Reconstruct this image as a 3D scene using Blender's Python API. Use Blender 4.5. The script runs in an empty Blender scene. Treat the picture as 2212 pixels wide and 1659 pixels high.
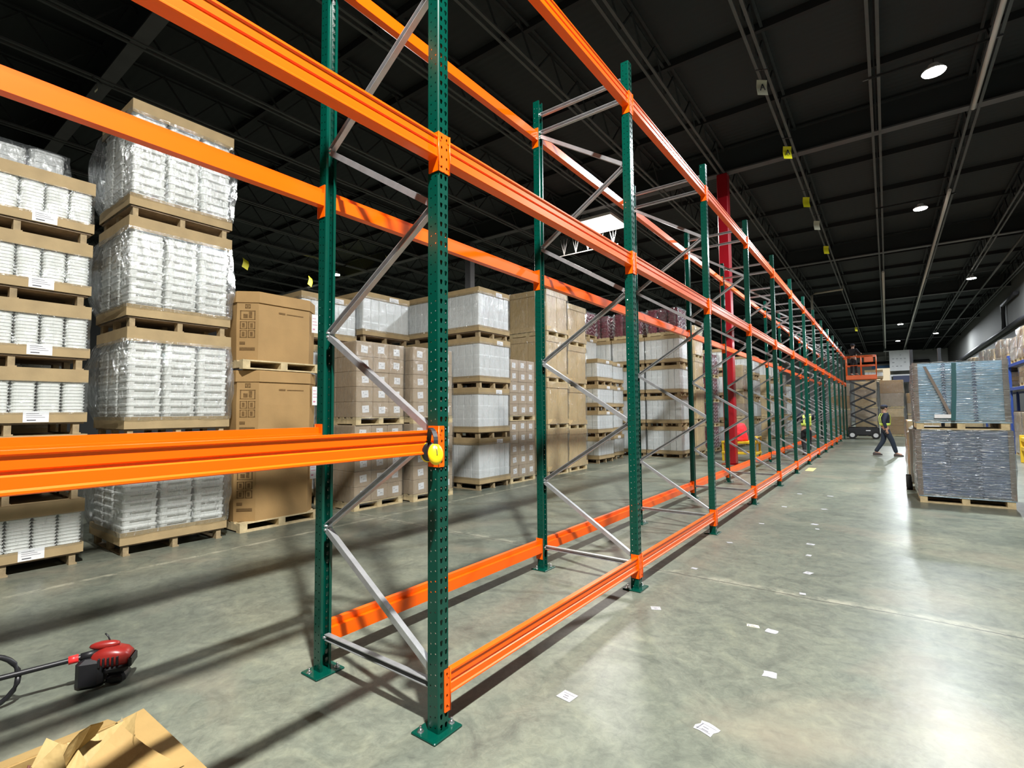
import bpy, math, random
from math import sin, cos, pi, radians
from mathutils import Vector, Matrix, Euler

S = bpy.context.scene
COL = S.collection

# ------------------------------------------------------------------ camera
def make_camera():
    yaw, pit, rol = -0.6388, 0.0538, -0.0079
    fw = Vector((sin(yaw)*cos(pit), cos(yaw)*cos(pit), sin(pit)))
    rt = Vector((cos(yaw), -sin(yaw), 0)); up = rt.cross(fw)
    r2 = rt*cos(rol)+up*sin(rol); u2 = up*cos(rol)-rt*sin(rol)
    cd = bpy.data.cameras.new('camera'); co = bpy.data.objects.new('camera', cd); COL.objects.link(co)
    M = Matrix((r2, u2, -fw)).transposed().to_4x4(); M.translation = Vector((1.885, -1.89, 1.6126))
    co.matrix_world = M
    cd.sensor_fit = 'HORIZONTAL'; cd.sensor_width = 36.0; cd.lens = 36.0*1089.23/2212
    cd.clip_start = 0.05; cd.clip_end = 300
    S.camera = co
make_camera()

# ------------------------------------------------------------------ world, view
W = bpy.data.worlds.new('world'); S.world = W; W.use_nodes = True
W.node_tree.nodes['Background'].inputs[0].default_value = (0.5, 0.6, 0.7, 1)
W.node_tree.nodes['Background'].inputs[1].default_value = 0.02
S.view_settings.view_transform = 'Standard'; S.view_settings.look = 'None'
S.view_settings.gamma = 1.0; S.view_settings.use_curve_mapping = False
S.view_settings.exposure = 0.08

# ------------------------------------------------------------------ lamps of the hall: (x, y, z, watts)
LAMPS = [
    (3.0, -2.0, 8.35, 2300), (2.9, 11.1, 8.35, 1400), (3.05, 19.9, 8.35, 800),
    (5.7, 33.5, 8.35, 1000), (3.0, 49.3, 8.35, 1400), (5.7, 57.7, 8.35, 1200), (3.0, 62.0, 8.35, 1000),
    (-19.6, 12.6, 8.35, 1300), (-25.4, 14.9, 8.35, 900),
    (-10.5, 27.0, 8.35, 1000), (-10.5, 40.0, 8.35, 1000),
]
R_ = random.Random(7)

# ------------------------------------------------------------------ tagging helpers
def tag(o, label=None, cat=None, group=None, kind=None):
    if label: o['label'] = label
    if cat: o['category'] = cat
    if group: o['group'] = group
    if kind: o['kind'] = kind
    return o
def empty(name, loc=(0,0,0), rz=0, parent=None):
    o = bpy.data.objects.new(name, None); COL.objects.link(o)
    o.empty_display_size = 0.1
    o.location = loc; o.rotation_euler = (0,0,rz)
    if parent: o.parent = parent
    return o
KIDS = {}
def addkid(p, c):
    c.parent = p; KIDS.setdefault(p.name, []).append(c)
def copy_tree(o, parent=None):
    c = o.copy(); COL.objects.link(c)
    if parent: addkid(parent, c)
    for ch in KIDS.get(o.name, []): copy_tree(ch, c)
    return c

# ------------------------------------------------------------------ mesh builder
class MB:
    def __init__(s): s.v = []; s.f = []; s.m = []; s.sm = []; s.mi = 0
    def face(s, idx, smooth=False): s.f.append(tuple(idx)); s.m.append(s.mi); s.sm.append(smooth)
    def box(s, x0, x1, y0, y1, z0, z1, M=None):
        b = len(s.v)
        P = [(x0,y0,z0),(x1,y0,z0),(x1,y1,z0),(x0,y1,z0),(x0,y0,z1),(x1,y0,z1),(x1,y1,z1),(x0,y1,z1)]
        if M is not None: P = [tuple(M @ Vector(p)) for p in P]
        s.v += P
        for q in ((0,3,2,1),(4,5,6,7),(0,1,5,4),(1,2,6,5),(2,3,7,6),(3,0,4,7)): s.face([b+i for i in q])
        return s
    def bbox(s, x0, x1, y0, y1, z0, z1, r=0.006, M=None):
        # box with chamfered vertical and horizontal edges
        rings = [(z0, r), (z0+r, 0), (z1-r, 0), (z1, r)]
        b = len(s.v)
        for z, k in rings:
            X0, X1, Y0, Y1 = x0+k, x1-k, y0+k, y1-k
            P = [(X0+r,Y0,z),(X1-r,Y0,z),(X1,Y0+r,z),(X1,Y1-r,z),(X1-r,Y1,z),(X0+r,Y1,z),(X0,Y1-r,z),(X0,Y0+r,z)]
            if M is not None: P = [tuple(M @ Vector(p)) for p in P]
            s.v += P
        for j in range(3):
            for i in range(8):
                a = b+j*8+i; c = b+j*8+(i+1) % 8
                s.face((a, c, c+8, a+8))
        s.face([b+i for i in range(7,-1,-1)]); s.face([b+24+i for i in range(8)])
        return s
    def loft(s, rings, smooth=True, caps=True, closed=True):
        b = len(s.v); n = len(rings[0])
        for r in rings: s.v += [tuple(p) for p in r]
        for j in range(len(rings)-1):
            for i in range(n if closed else n-1):
                a = b+j*n+i; c = b+j*n+(i+1) % n
                s.face((a, c, c+n, a+n), smooth)
        if caps and closed:
            s.face([b+i for i in range(n-1,-1,-1)]); s.face([b+(len(rings)-1)*n+i for i in range(n)])
        return s
    def extrude(s, prof, p0, p1, up=(0,0,1), smooth=False):
        # profile (a, b) swept from p0 to p1, b along up, a along dir x up
        p0 = Vector(p0); p1 = Vector(p1); d = (p1-p0).normalized(); u = Vector(up)
        u = (u-d*u.dot(d)).normalized(); w = d.cross(u)
        return s.loft([[p+w*a+u*b for a, b in prof] for p in (p0, p1)], smooth)
    def tube(s, pts, r, n=10, closed_ends=True, smooth=True):
        rings = []
        pts = [Vector(p) for p in pts]
        for i, p in enumerate(pts):
            if i == 0: d = pts[1]-p
            elif i == len(pts)-1: d = p-pts[i-1]
            else: d = pts[i+1]-pts[i-1]
            d.normalize()
            a = Vector((0,0,1)) if abs(d.z) < 0.9 else Vector((1,0,0))
            w = d.cross(a).normalized(); u = w.cross(d)
            rr = r[i] if isinstance(r, (list, tuple)) else r
            rings.append([p+w*cos(2*pi*k/n)*rr+u*sin(2*pi*k/n)*rr for k in range(n)])
        return s.loft(rings, smooth, closed_ends)
    def cyl(s, c, r, h, n=16, axis='z', r2=None, smooth=True):
        c = Vector(c); ax = {'x':Vector((1,0,0)),'y':Vector((0,1,0)),'z':Vector((0,0,1))}[axis]
        return s.tube([c, c+ax*h], [r, r if r2 is None else r2], n, True, smooth)
    def sphere(s, c, rx, ry, rz, n=14, m=8, M=None):
        rings = []
        for j in range(m+1):
            t = pi*j/m; t = min(max(t, 0.06), pi-0.06)
            ring = []
            for i in range(n):
                p = Vector((rx*sin(t)*cos(2*pi*i/n), ry*sin(t)*sin(2*pi*i/n), -rz*cos(t)))
                if M is not None: p = M @ p
                ring.append(Vector(c)+p)
            rings.append(ring)
        return s.loft(rings, True)
    def mesh(s, name, mats):
        me = bpy.data.meshes.new(name); me.from_pydata(s.v, [], s.f)
        if not isinstance(mats, (list, tuple)): mats = [mats]
        for m in mats: me.materials.append(m)
        me.polygons.foreach_set('material_index', s.m); me.polygons.foreach_set('use_smooth', s.sm)
        me.update(); return me
    def build(s, name, mats, parent=None, loc=(0,0,0), rot=(0,0,0)):
        o = bpy.data.objects.new(name, s.mesh(name, mats)); COL.objects.link(o)
        o.location = loc; o.rotation_euler = rot
        if parent: addkid(parent, o)
        return o
def put(name, me, parent=None, loc=(0,0,0), rot=(0,0,0)):
    o = bpy.data.objects.new(name, me); COL.objects.link(o); o.location = loc; o.rotation_euler = rot
    if parent: addkid(parent, o)
    return o

# ------------------------------------------------------------------ materials
def hexc(h):
    c = [int(h[i:i+2], 16)/255 for i in (0, 2, 4)]
    return tuple((x/12.92 if x <= 0.04045 else ((x+0.055)/1.055)**2.4) for x in c)+(1,)
def mat(name, col, rough=0.5, metal=0.0, var=0.0, scale=8.0, bump=0.0, bscale=40.0, spec=0.5, coat=0.0, stretch=(1,1,1)):
    m = bpy.data.materials.new(name); m.use_nodes = True; nt = m.node_tree; b = nt.nodes['Principled BSDF']
    c = hexc(col) if isinstance(col, str) else tuple(col)+(1,)
    b.inputs['Base Color'].default_value = c; b.inputs['Roughness'].default_value = rough
    b.inputs['Metallic'].default_value = metal; b.inputs['Specular IOR Level'].default_value = spec
    b.inputs['Coat Weight'].default_value = coat; b.inputs['Coat Roughness'].default_value = 0.12
    tc = nt.nodes.new('ShaderNodeTexCoord'); mp = nt.nodes.new('ShaderNodeMapping')
    nt.links.new(tc.outputs['Object'], mp.inputs[0]); mp.inputs['Scale'].default_value = stretch
    if var > 0:
        n = nt.nodes.new('ShaderNodeTexNoise'); n.inputs['Scale'].default_value = scale; n.inputs['Detail'].default_value = 4
        nt.links.new(mp.outputs[0], n.inputs[0])
        r = nt.nodes.new('ShaderNodeMapRange'); r.inputs[1].default_value = 0.3; r.inputs[2].default_value = 0.7
        r.inputs[3].default_value = 1-var; r.inputs[4].default_value = 1+var
        nt.links.new(n.outputs[0], r.inputs[0])
        oi = nt.nodes.new('ShaderNodeObjectInfo'); r2 = nt.nodes.new('ShaderNodeMapRange')
        r2.inputs[3].default_value = 1-var*0.5; r2.inputs[4].default_value = 1+var*0.5
        nt.links.new(oi.outputs['Random'], r2.inputs[0])
        mu = nt.nodes.new('ShaderNodeMath'); mu.operation = 'MULTIPLY'
        nt.links.new(r.outputs[0], mu.inputs[0]); nt.links.new(r2.outputs[0], mu.inputs[1])
        v = nt.nodes.new('ShaderNodeVectorMath'); v.operation = 'SCALE'; v.inputs[0].default_value = c[:3]
        nt.links.new(mu.outputs[0], v.inputs['Scale']); nt.links.new(v.outputs[0], b.inputs['Base Color'])
    if bump > 0:
        n = nt.nodes.new('ShaderNodeTexNoise'); n.inputs['Scale'].default_value = bscale; n.inputs['Detail'].default_value = 3
        nt.links.new(mp.outputs[0], n.inputs[0])
        bp = nt.nodes.new('ShaderNodeBump'); bp.inputs['Strength'].default_value = bump; bp.inputs['Distance'].default_value = 0.02
        nt.links.new(n.outputs[0], bp.inputs['Height']); nt.links.new(bp.outputs[0], b.inputs['Normal'])
    return m
def emis(name, col, st):
    m = bpy.data.materials.new(name); m.use_nodes = True; nt = m.node_tree; nt.nodes.clear()
    e = nt.nodes.new('ShaderNodeEmission'); e.inputs[0].default_value = tuple(col)+(1,); e.inputs[1].default_value = st
    o = nt.nodes.new('ShaderNodeOutputMaterial'); nt.links.new(e.outputs[0], o.inputs[0]); return m
def film_mat(name, base=0.10, tint=(0.9,0.93,0.95), streak=0.35, scale=(3,3,9), haze=0.08, rough=0.12, wr=0.3):
    m = bpy.data.materials.new(name); m.use_nodes = True; nt = m.node_tree; nt.nodes.clear(); N = nt.nodes.new; L = nt.links.new
    out = N('ShaderNodeOutputMaterial'); tr = N('ShaderNodeBsdfTransparent'); gl = N('ShaderNodeBsdfGlossy'); df = N('ShaderNodeBsdfDiffuse')
    tr.inputs[0].default_value = (0.97,0.98,0.98,1); gl.inputs[0].default_value = tint+(1,); gl.inputs['Roughness'].default_value = rough
    df.inputs[0].default_value = (0.8,0.82,0.82,1)
    tc = N('ShaderNodeTexCoord'); mp = N('ShaderNodeMapping'); mp.inputs['Scale'].default_value = scale; mp.inputs['Rotation'].default_value = (0.5,0.3,0.2)
    L(tc.outputs['Object'], mp.inputs[0])
    n = N('ShaderNodeTexNoise'); n.inputs['Scale'].default_value = 2.2; n.inputs['Detail'].default_value = 5; n.inputs['Distortion'].default_value = 0.8
    L(mp.outputs[0], n.inputs[0])
    bp = N('ShaderNodeBump'); bp.inputs['Strength'].default_value = 0.9; bp.inputs['Distance'].default_value = 0.05
    L(n.outputs[0], bp.inputs['Height']); L(bp.outputs[0], gl.inputs['Normal'])
    lw = N('ShaderNodeLayerWeight'); lw.inputs[0].default_value = 0.3; L(bp.outputs[0], lw.inputs['Normal'])
    mr = N('ShaderNodeMapRange'); mr.inputs[3].default_value = base; mr.inputs[4].default_value = base+streak
    L(lw.outputs['Facing'], mr.inputs[0])
    m1 = N('ShaderNodeMixShader'); L(mr.outputs[0], m1.inputs[0]); L(tr.outputs[0], m1.inputs[1]); L(gl.outputs[0], m1.inputs[2])
    n2 = N('ShaderNodeTexNoise'); n2.inputs['Scale'].default_value = 4.5; n2.inputs['Detail'].default_value = 3; n2.inputs['Distortion'].default_value = 0.5; L(mp.outputs[0], n2.inputs[0])
    w2 = N('ShaderNodeMapRange'); w2.inputs[1].default_value = 0.60; w2.inputs[2].default_value = 0.72; w2.inputs[3].default_value = haze; w2.inputs[4].default_value = haze+wr  # white diffuse flecks painted along wrinkles as glints on the film
    L(n2.outputs[0], w2.inputs[0])
    m2 = N('ShaderNodeMixShader'); L(w2.outputs[0], m2.inputs[0]); L(m1.outputs[0], m2.inputs[1]); L(df.outputs[0], m2.inputs[2])
    L(m2.outputs[0], out.inputs[0]); return m

GREEN = mat('green_paint', (0.0, 0.052, 0.034), 0.25, 0, 0.06, 6, coat=0.25, spec=0.4)
ORANGE = mat('orange_paint', (0.93, 0.115, 0.0), 0.33, 0, 0.03, 3, coat=0.08, spec=0.35)
GALV = mat('galvanized_steel', (0.46, 0.47, 0.48), 0.32, 0.6, 0.12, 14, 0.05, 60)
BOLT = mat('bolt_steel', (0.65, 0.65, 0.66), 0.3, 1.0)
KRAFT = mat('kraft_board', (0.39, 0.285, 0.145), 0.75, 0, 0.10, 5, 0.08, 30)
KRAFT2 = mat('brown_board', (0.40, 0.245, 0.095), 0.7, 0, 0.08, 3, 0.08, 30)
CARTON = mat('carton_board', (0.44, 0.34, 0.235), 0.6, 0, 0.08, 6, 0.05, 20)
TANB = mat('tan_board', (0.62, 0.455, 0.235), 0.4, 0, 0.1, 2.5, 0.12, 9, stretch=(1,1,.4))
WOOD = mat('pallet_wood', (0.55, 0.44, 0.25), 0.8, 0, 0.2, 12, 0.2, 50)
WOODD = mat('dark_pallet_wood', (0.30, 0.22, 0.15), 0.8, 0, 0.25, 12, 0.2, 50)  # pallet wood darkened so the colour carries the gap shade
WOODM = mat('gap_shade_pallet_wood', (0.36, 0.27, 0.15), 0.8, 0, 0.25, 12, 0.2, 50)  # shade of the fork gaps put into the block colour
PLASTIC = mat('white_plastic', (0.84, 0.85, 0.82), 0.35, 0, 0.02, 6, 0.04, 14)
PLASTIC2 = mat('wrapped_white', (0.78, 0.80, 0.80), 0.3, 0, 0.04, 4, 0.3, 12)
PAPER = mat('label_paper', (0.82, 0.82, 0.83), 0.6, 0, 0.03, 20)
INK = mat('ink', (0.05, 0.05, 0.06), 0.7)
INKB = mat('brown_ink', (0.17, 0.095, 0.03), 0.8, 0, 0.25, 40)
MAROON = mat('maroon_wrap', (0.15, 0.012, 0.035), 0.25, 0, 0.3, 7, 0.6, 9)
FILM = film_mat('stretch_film', 0.07, streak=0.45, haze=0.02, rough=0.12, wr=.14, scale=(6,6,2.5))
FILMW = film_mat('loose_film', 0.10, streak=0.8, haze=0.02, rough=0.11, wr=.30, scale=(7,7,2.5))
FILMD = film_mat('tight_film', 0.20, streak=0.5, scale=(2.0,2.0,20), haze=0.01, rough=0.16, wr=.8)
BLACK = mat('black_plastic', (0.012, 0.012, 0.014), 0.4)
BLACKM = mat('black_metal', (0.015, 0.015, 0.017), 0.45, 0.2)
RUBBER = mat('rubber', (0.02, 0.02, 0.02), 0.8)
REDP = mat('red_plastic', (0.24, 0.016, 0.012), 0.35, 0, 0.05, 20)
REDC = mat('red_steel', (0.30, 0.006, 0.012), 0.28, 0, 0.05, 3)
YELP = mat('yellow_plastic', (0.85, 0.62, 0.01), 0.3)
YELM = mat('yellow_steel', (0.72, 0.46, 0.02), 0.45)
BLUEM = mat('blue_steel', (0.02, 0.06, 0.28), 0.35)
WHITEM = mat('white_paint', (0.75, 0.75, 0.74), 0.4)

def ceil_mat():
    m = mat('dark_deck', (0.016, 0.020, 0.021), 0.9); nt = m.node_tree; b = nt.nodes['Principled BSDF']
    tc = nt.nodes.new('ShaderNodeTexCoord'); w = nt.nodes.new('ShaderNodeTexWave'); w.inputs['Scale'].default_value = 1.6; w.bands_direction = 'Y'
    nt.links.new(tc.outputs['Object'], w.inputs[0])
    bp = nt.nodes.new('ShaderNodeBump'); bp.inputs['Strength'].default_value = 0.15; bp.inputs['Distance'].default_value = 0.03
    nt.links.new(w.outputs['Fac'], bp.inputs['Height']); nt.links.new(bp.outputs[0], b.inputs['Normal']); return m
DECK = ceil_mat()
JOIST = mat('joist_paint', (0.058, 0.063, 0.062), 0.6, 0, 0.15, 3)
GIRD = mat('girder_paint', (0.06, 0.06, 0.063), 0.55, 0, 0.15, 3)
SEAM = mat('seam_paint', (0.008, 0.009, 0.01), 0.8)
PIPE = mat('white_pipe', (0.55, 0.54, 0.50), 0.4)
WALLM = mat('wall_paint', (0.36, 0.36, 0.34), 0.8, 0, 0.06, 0.4)
WALLR = mat('wall_block', (0.075, 0.075, 0.07), 0.8, 0, 0.06, 0.4)
DARKW = mat('dark_wall', (0.03, 0.033, 0.034), 0.8)

def floor_mat():
    m = bpy.data.materials.new('polished_concrete'); m.use_nodes = True; nt = m.node_tree; b = nt.nodes['Principled BSDF']
    N = nt.nodes.new; L = nt.links.new
    tc = N('ShaderNodeTexCoord')
    def noise(sc, det, dist=0.0, rough=0.55, off=0):
        mp = N('ShaderNodeMapping'); mp.inputs['Location'].default_value = (off, off*0.7, 0); L(tc.outputs['Object'], mp.inputs[0])
        n = N('ShaderNodeTexNoise'); n.inputs['Scale'].default_value = sc; n.inputs['Detail'].default_value = det
        n.inputs['Distortion'].default_value = dist; n.inputs['Roughness'].default_value = rough
        L(mp.outputs[0], n.inputs[0]); return n.outputs[0]
    def ramp(f, stops):
        r = N('ShaderNodeValToRGB'); e = r.color_ramp.elements
        while len(e) < len(stops): e.new(0.5)
        for q, (p, c) in zip(e, stops): q.position = p; q.color = tuple(c)+(1,)
        L(f, r.inputs[0]); return r.outputs[0]
    def mix(f, a, c, mode='MIX'):
        x = N('ShaderNodeMix'); x.data_type = 'RGBA'; x.blend_type = mode
        if hasattr(f, 'links'): L(f, x.inputs[0])
        else: x.inputs[0].default_value = f
        L(a, x.inputs[6])
        if hasattr(c, 'links'): L(c, x.inputs[7])
        else: x.inputs[7].default_value = tuple(c)+(1,)
        return x.outputs[2]
    big = ramp(noise(0.55, 5, 1.0), [(0.25, (0.130,0.146,0.120)), (0.5, (0.182,0.196,0.158)), (0.75, (0.265,0.268,0.205))])
    mid = ramp(noise(3.2, 8, 1.6, 0.7, 5), [(0.3, (0.60,0.61,0.62)), (0.5, (0.86,0.87,0.86)), (0.62, (0.98,.98,.94)), (0.75, (1.2,1.17,1.07))])
    fine = ramp(noise(16, 6, 0.8, 0.75, 9), [(0.35, (0.80,0.80,0.80)), (0.6, (1.08,1.08,1.06))])
    c = mix(1.0, big, mid, 'MULTIPLY'); c = mix(1.0, c, fine, 'MULTIPLY')
    tanm = ramp(noise(0.9, 4, 0.8, 0.5, 21), [(0.56, (0,0,0)), (0.74, (1,1,1))])
    sp = N('ShaderNodeSeparateColor'); L(tanm, sp.inputs[0])
    mt = N('ShaderNodeMath'); mt.operation = 'MULTIPLY'; mt.inputs[1].default_value = 0.45; L(sp.outputs[0], mt.inputs[0])
    c = mix(mt.outputs[0], c, (0.27, 0.225, 0.165))
    # saw-cut joints running across and along the slab, with a frayed pale edge
    s = N('ShaderNodeSeparateXYZ'); L(tc.outputs['Object'], s.inputs[0])
    wob = N('ShaderNodeMath'); wob.operation = 'MULTIPLY'; wob.inputs[1].default_value = 0.10; L(noise(1.3, 4, 0, 0.6, 3), wob.inputs[0])
    def band(axis, pos, w0, w1, wobble=True):
        a = N('ShaderNodeMath'); a.operation = 'SUBTRACT'; L(s.outputs[axis], a.inputs[0]); a.inputs[1].default_value = pos
        if wobble:
            a2 = N('ShaderNodeMath'); a2.operation = 'ADD'; L(a.outputs[0], a2.inputs[0]); L(wob.outputs[0], a2.inputs[1]); a = a2
        ab = N('ShaderNodeMath'); ab.operation = 'ABSOLUTE'; L(a.outputs[0], ab.inputs[0])
        r = N('ShaderNodeMapRange'); r.inputs[1].default_value = w0; r.inputs[2].default_value = w1; r.inputs[3].default_value = 1; r.inputs[4].default_value = 0
        L(ab.outputs[0], r.inputs[0]); return r.outputs[0]
    def times(f, k):
        a = N('ShaderNodeMath'); a.operation = 'MULTIPLY'; L(f, a.inputs[0])
        if hasattr(k, 'links'): L(k, a.inputs[1])
        else: a.inputs[1].default_value = k
        return a.outputs[0]
    pf = N('ShaderNodeMapRange'); pf.inputs[1].default_value = 0.42; pf.inputs[2].default_value = 0.6; L(noise(5, 6, 1, 0.7, 31), pf.inputs[0])
    c = mix(times(times(band(1, 3.22, 0.02, 0.11), pf.outputs[0]), 0.6), c, (0.40, 0.39, 0.30))
    c = mix(times(band(1, 3.19, 0.004, 0.010), 0.92), c, (0.05, 0.05, 0.045))
    c = mix(times(band(1, 15.8, 0.004, 0.02, False), 0.5), c, (0.08, 0.08, 0.075))
    c = mix(times(times(band(0, -4.45, 0.02, 0.05, False), pf.outputs[0]), 0.6), c, (0.5, 0.48, 0.36))
    L(c, b.inputs['Base Color'])
    rr = N('ShaderNodeMapRange'); rr.inputs[3].default_value = 0.23; rr.inputs[4].default_value = 0.42; L(noise(2.1, 6, 0.5, 0.65, 13), rr.inputs[0])
    L(rr.outputs[0], b.inputs['Roughness']); b.inputs['Specular IOR Level'].default_value = 0.17
    bp = N('ShaderNodeBump'); bp.inputs['Strength'].default_value = 0.12; bp.inputs['Distance'].default_value = 0.01
    L(noise(9, 5, 0, 0.6, 2), bp.inputs['Height']); L(bp.outputs[0], b.inputs['Normal'])
    return m

# ------------------------------------------------------------------ the hall
XL, XR, YN, YF, ZC = -34.0, 8.0, -9.0, 78.0, 9.55
def struct(name, mb, m, parent=None):
    o = mb.build(name, m, parent)
    if not parent: o['kind'] = 'structure'
    return o
struct('floor', MB().box(XL, XR, YN, YF, -0.3, 0.0), floor_mat())
ceiling = struct('ceiling', MB().box(XL, XR, YN, YF, ZC, ZC+0.2), DECK)
wr = MB().box(XR, XR+0.3, YN, YF, -0.3, ZC+0.2); struct('wall_right', wr, WALLR)
struct('wall_left', MB().box(XL-0.3, XL, YN, YF, -0.3, ZC+0.2), DARKW)
struct('wall_near', MB().box(XL, XR, YN-0.3, YN, -0.3, ZC+0.2), DARKW)
struct('wall_far', MB().box(XL, XR, YF, YF+0.3, -0.3, ZC+0.2), WALLM)
# joists along y
x = -32.14
k = 0
while x < 7.9:
    j = MB()
    for sx in (-0.075, 0.075):
        j.box(x+sx-0.028, x+sx+0.028, YN, YF, 8.70, 8.74)
        j.mi = 1; j.box(x+sx-0.028, x+sx+0.028, YN, YF, 9.42, 9.46); j.mi = 0
    n = int((YF-YN)/1.2); j.mi = 1
    for i in range(n):
        y0 = YN+i*1.2
        j.extrude([(-.015,-.015),(.015,-.015),(.015,.015),(-.015,.015)], (x, y0, 8.72), (x, y0+0.6, 9.44), (1,0,0))
        j.extrude([(-.015,-.015),(.015,-.015),(.015,.015),(-.015,.015)], (x, y0+0.6, 9.44), (x, y0+1.2, 8.72), (1,0,0))
    struct('joist', j, [JOIST, DECK], ceiling)
    x += 1.893; k += 1
for i in range(-1, 7):
    y = 13.95+12.6*i
    if y > YF-1: break
    g = MB().box(XL, XR, y-0.13, y+0.13, 8.72, 8.76).box(XL, XR, y-0.13, y+0.13, 9.44, 9.48).box(XL, XR, y-0.012, y+0.012, 8.76, 9.44)
    for q in range(6, 18): g.m[q] = 1
    struct('girder', g, [GIRD, DECK], ceiling)
for y in [1.35-4.7, 4.5, 6.3, 9.2, 12.0, 17.2, 20.3, 23.4, 29.7, 33, 36, 42, 46, 50, 56, 61, 67, 73]:
    struct('deck_seam', MB().box(XL, XR, y-0.05, y+0.05, 9.38, 9.55), SEAM, ceiling)
# far door, windows, banner
def box_obj(name, b, m, parent=None, label=None, cat=None, group=None, kind=None):
    o = MB().box(*b).build(name, m, parent)
    return tag(o, label, cat, group, kind)
d = MB(); d.box(0.5, 4.6, YF-0.12, YF, 6.7, 7.05); o = struct('trim_1', d, mat('blue_trim', (0.1, 0.25, 0.5), 0.6))
d = MB(); d.box(0.9, 2.35, YF-0.08, YF, 5.0, 6.7); struct('window_1', d, emis('cream_window', (1.0, 0.86, 0.6), 0.75))
b_ = empty('banner', (0, 0, 0)); tag(b_, 'large white printed banner hanging in front of far wall', 'banner')
cl = MB()
rings = []
for j in range(13):
    z = 8.20-2.3*j/12
    rings.append([(2.3+1.85*i/10, 71.0+0.05*sin(i*1.3+j*0.4), z) for i in range(11)])
cl.loft(rings, True, False, False)
pr_ = cl; cl.mi = 1; rr = random.Random(2)
for r in range(4):
    for q in range(4):
        xx = 2.55+0.36*q; zz = 7.7-0.42*r
        if rr.random() < 0.8: pr_.box(xx, xx+0.1+0.15*rr.random(), 70.90, 70.92, zz-0.03, zz+0.02)
cl.build('cloth', [mat('banner_cloth', (0.75,0.75,0.75), 0.8, 0, 0.05, 2), mat('pale_print', (0.25,0.25,0.27), 0.8)], b_)
MB().box(1.8, 4.2, 70.95, 71.05, 8.18, 8.25).build('rod', WHITEM, b_)
for xx in (1.931, 3.824): MB().box(xx-.11, xx+.11, 70.98, 71.02, 8.24, 8.705).build('hanger', JOIST, b_)
# mezzanine deck with dark blue sheet beneath the banner
mz = empty('storage_platform', (0,0,0)); tag(mz, 'raised platform with dark blue front panel under the white banner', 'platform')
MB().box(2.3, 4.4, 71.5, 73.5, 5.3, 5.5).build('deck', WHITEM, mz)
MB().box(2.55, 4.25, 71.4, 71.48, 4.6, 5.35).build('front_panel', mat('navy_sheet', (0.01,0.02,0.08), 0.5), mz)
for xx in (2.35, 4.35):
    for yy in (71.55, 73.45): MB().box(xx-.06, xx+.06, yy-.05, yy+.05, 0, 5.3).build('leg', WHITEM, mz)

# ------------------------------------------------------------------ columns, pipes
def column(xy, m, label, w=0.15):
    r = empty('steel_column', (xy[0], xy[1], 0)); tag(r, label, 'column')
    MB().bbox(-w, w, -w, w, 0.02, 8.71, 0.02).build('shaft', m, r)
    MB().box(-w-.08, w+.08, -w-.08, w+.08, 0, 0.02).build('base_plate', m, r)
    return r
column((-1.85, 13.95), REDC, 'tall red painted steel column standing behind the orange racking')
column((-12.05, 13.95), GIRD, 'dark steel column rising behind the white pallet stacks')
def pipe(name, pts, r, m, label, cat='pipe'):
    o = MB().tube(pts, r, 10).build(name, m); return tag(o, label, cat)
pipe('ceiling_pipe', [(3.76, -2, 8.58), (3.76, 13.7, 8.58)], 0.045, PIPE, 'white pipe under the ceiling beside the brightest lamp')
pipe('ceiling_pipe', [(3.76, 19.2, 8.58), (3.76, 45, 8.58), (3.76, 77.8, 8.58), (3.76, 77.8, 8.2), (-1, 77.8, 8.2)], 0.05, PIPE, 'long white pipe running down the ceiling to the far wall')
pipe('ceiling_pipe', [(6.6, 8, 8.6), (6.6, 77, 8.6)], 0.05, JOIST, 'dark pipe under the ceiling near the right wall')
pipe('ceiling_pipe', [(1.98, 30, 8.6), (1.98, 77.0, 8.6), (1.98, 77.7, 8.4), (1.98, 77.7, 7.7), (4.4, 77.7, 7.7)], 0.06, PIPE, 'thin white pipe turning level on the far wall above the banner')
pipe('downpipe', [(0.1, 32.4, 8.66), (0.1, 32.4, 8.45), (-1.3, 32.4, 8.4), (-1.45, 32.4, 8.3), (-1.45, 32.4, 0.02)], 0.06, mat('beige_pipe', (0.4, 0.38, 0.3), 0.5), 'beige downpipe dropping from the ceiling behind the racks')
pipe('wall_duct', [(7.85, 15, 6.3), (7.85, 76, 6.3), (7.85, 77.5, 6.3), (6.5, 77.7, 6.3), (6.2, 77.7, 7.4), (-2, 77.7, 7.4)], 0.16, BLACKM, 'thick black duct along the right wall and far wall', 'duct')
pipe('wall_bracket_pipe', [(7.85, 41, 6.3), (7.85, 41, 7.9), (7.85, 37, 7.95)], 0.12, BLACKM, 'short black pipe rising from the duct on the right wall')

# ------------------------------------------------------------------ ceiling lamps
LENS = emis('lamp_lens', (1.0, 0.98, 0.93), 55)
def lamp_proto():
    r = empty('high_bay_lamp')
    MB().cyl((0,0,0.03), 0.20, 0.07, 24, r2=0.16).cyl((0,0,0.10), 0.09, 0.08, 16).build('housing', WHITEM, r)
    MB().cyl((0,0,0.012), 0.185, 0.02, 24).build('lens', LENS, r)
    MB().cyl((0,0,0.18), 0.008, 0.13, 6).build('hook', BLACKM, r)
    return r
L_LAB = ['round ceiling lamp above and behind the camera position', 'brightest ceiling lamp, nearest one at upper right', 'second bright ceiling lamp beyond the nearest one',
         'ceiling lamp to the right, past the second bright lamp', 'far ceiling lamp near the middle of the aisle', 'far ceiling lamp to the right of the aisle lamps',
         'farthest ceiling lamp just above the white banner', 'ceiling lamp seen just right of the rear green post', 'ceiling lamp peeking over the brown octagonal box',
         'ceiling lamp hidden above the left far racks', 'ceiling lamp hidden over the far left storage']
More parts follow.
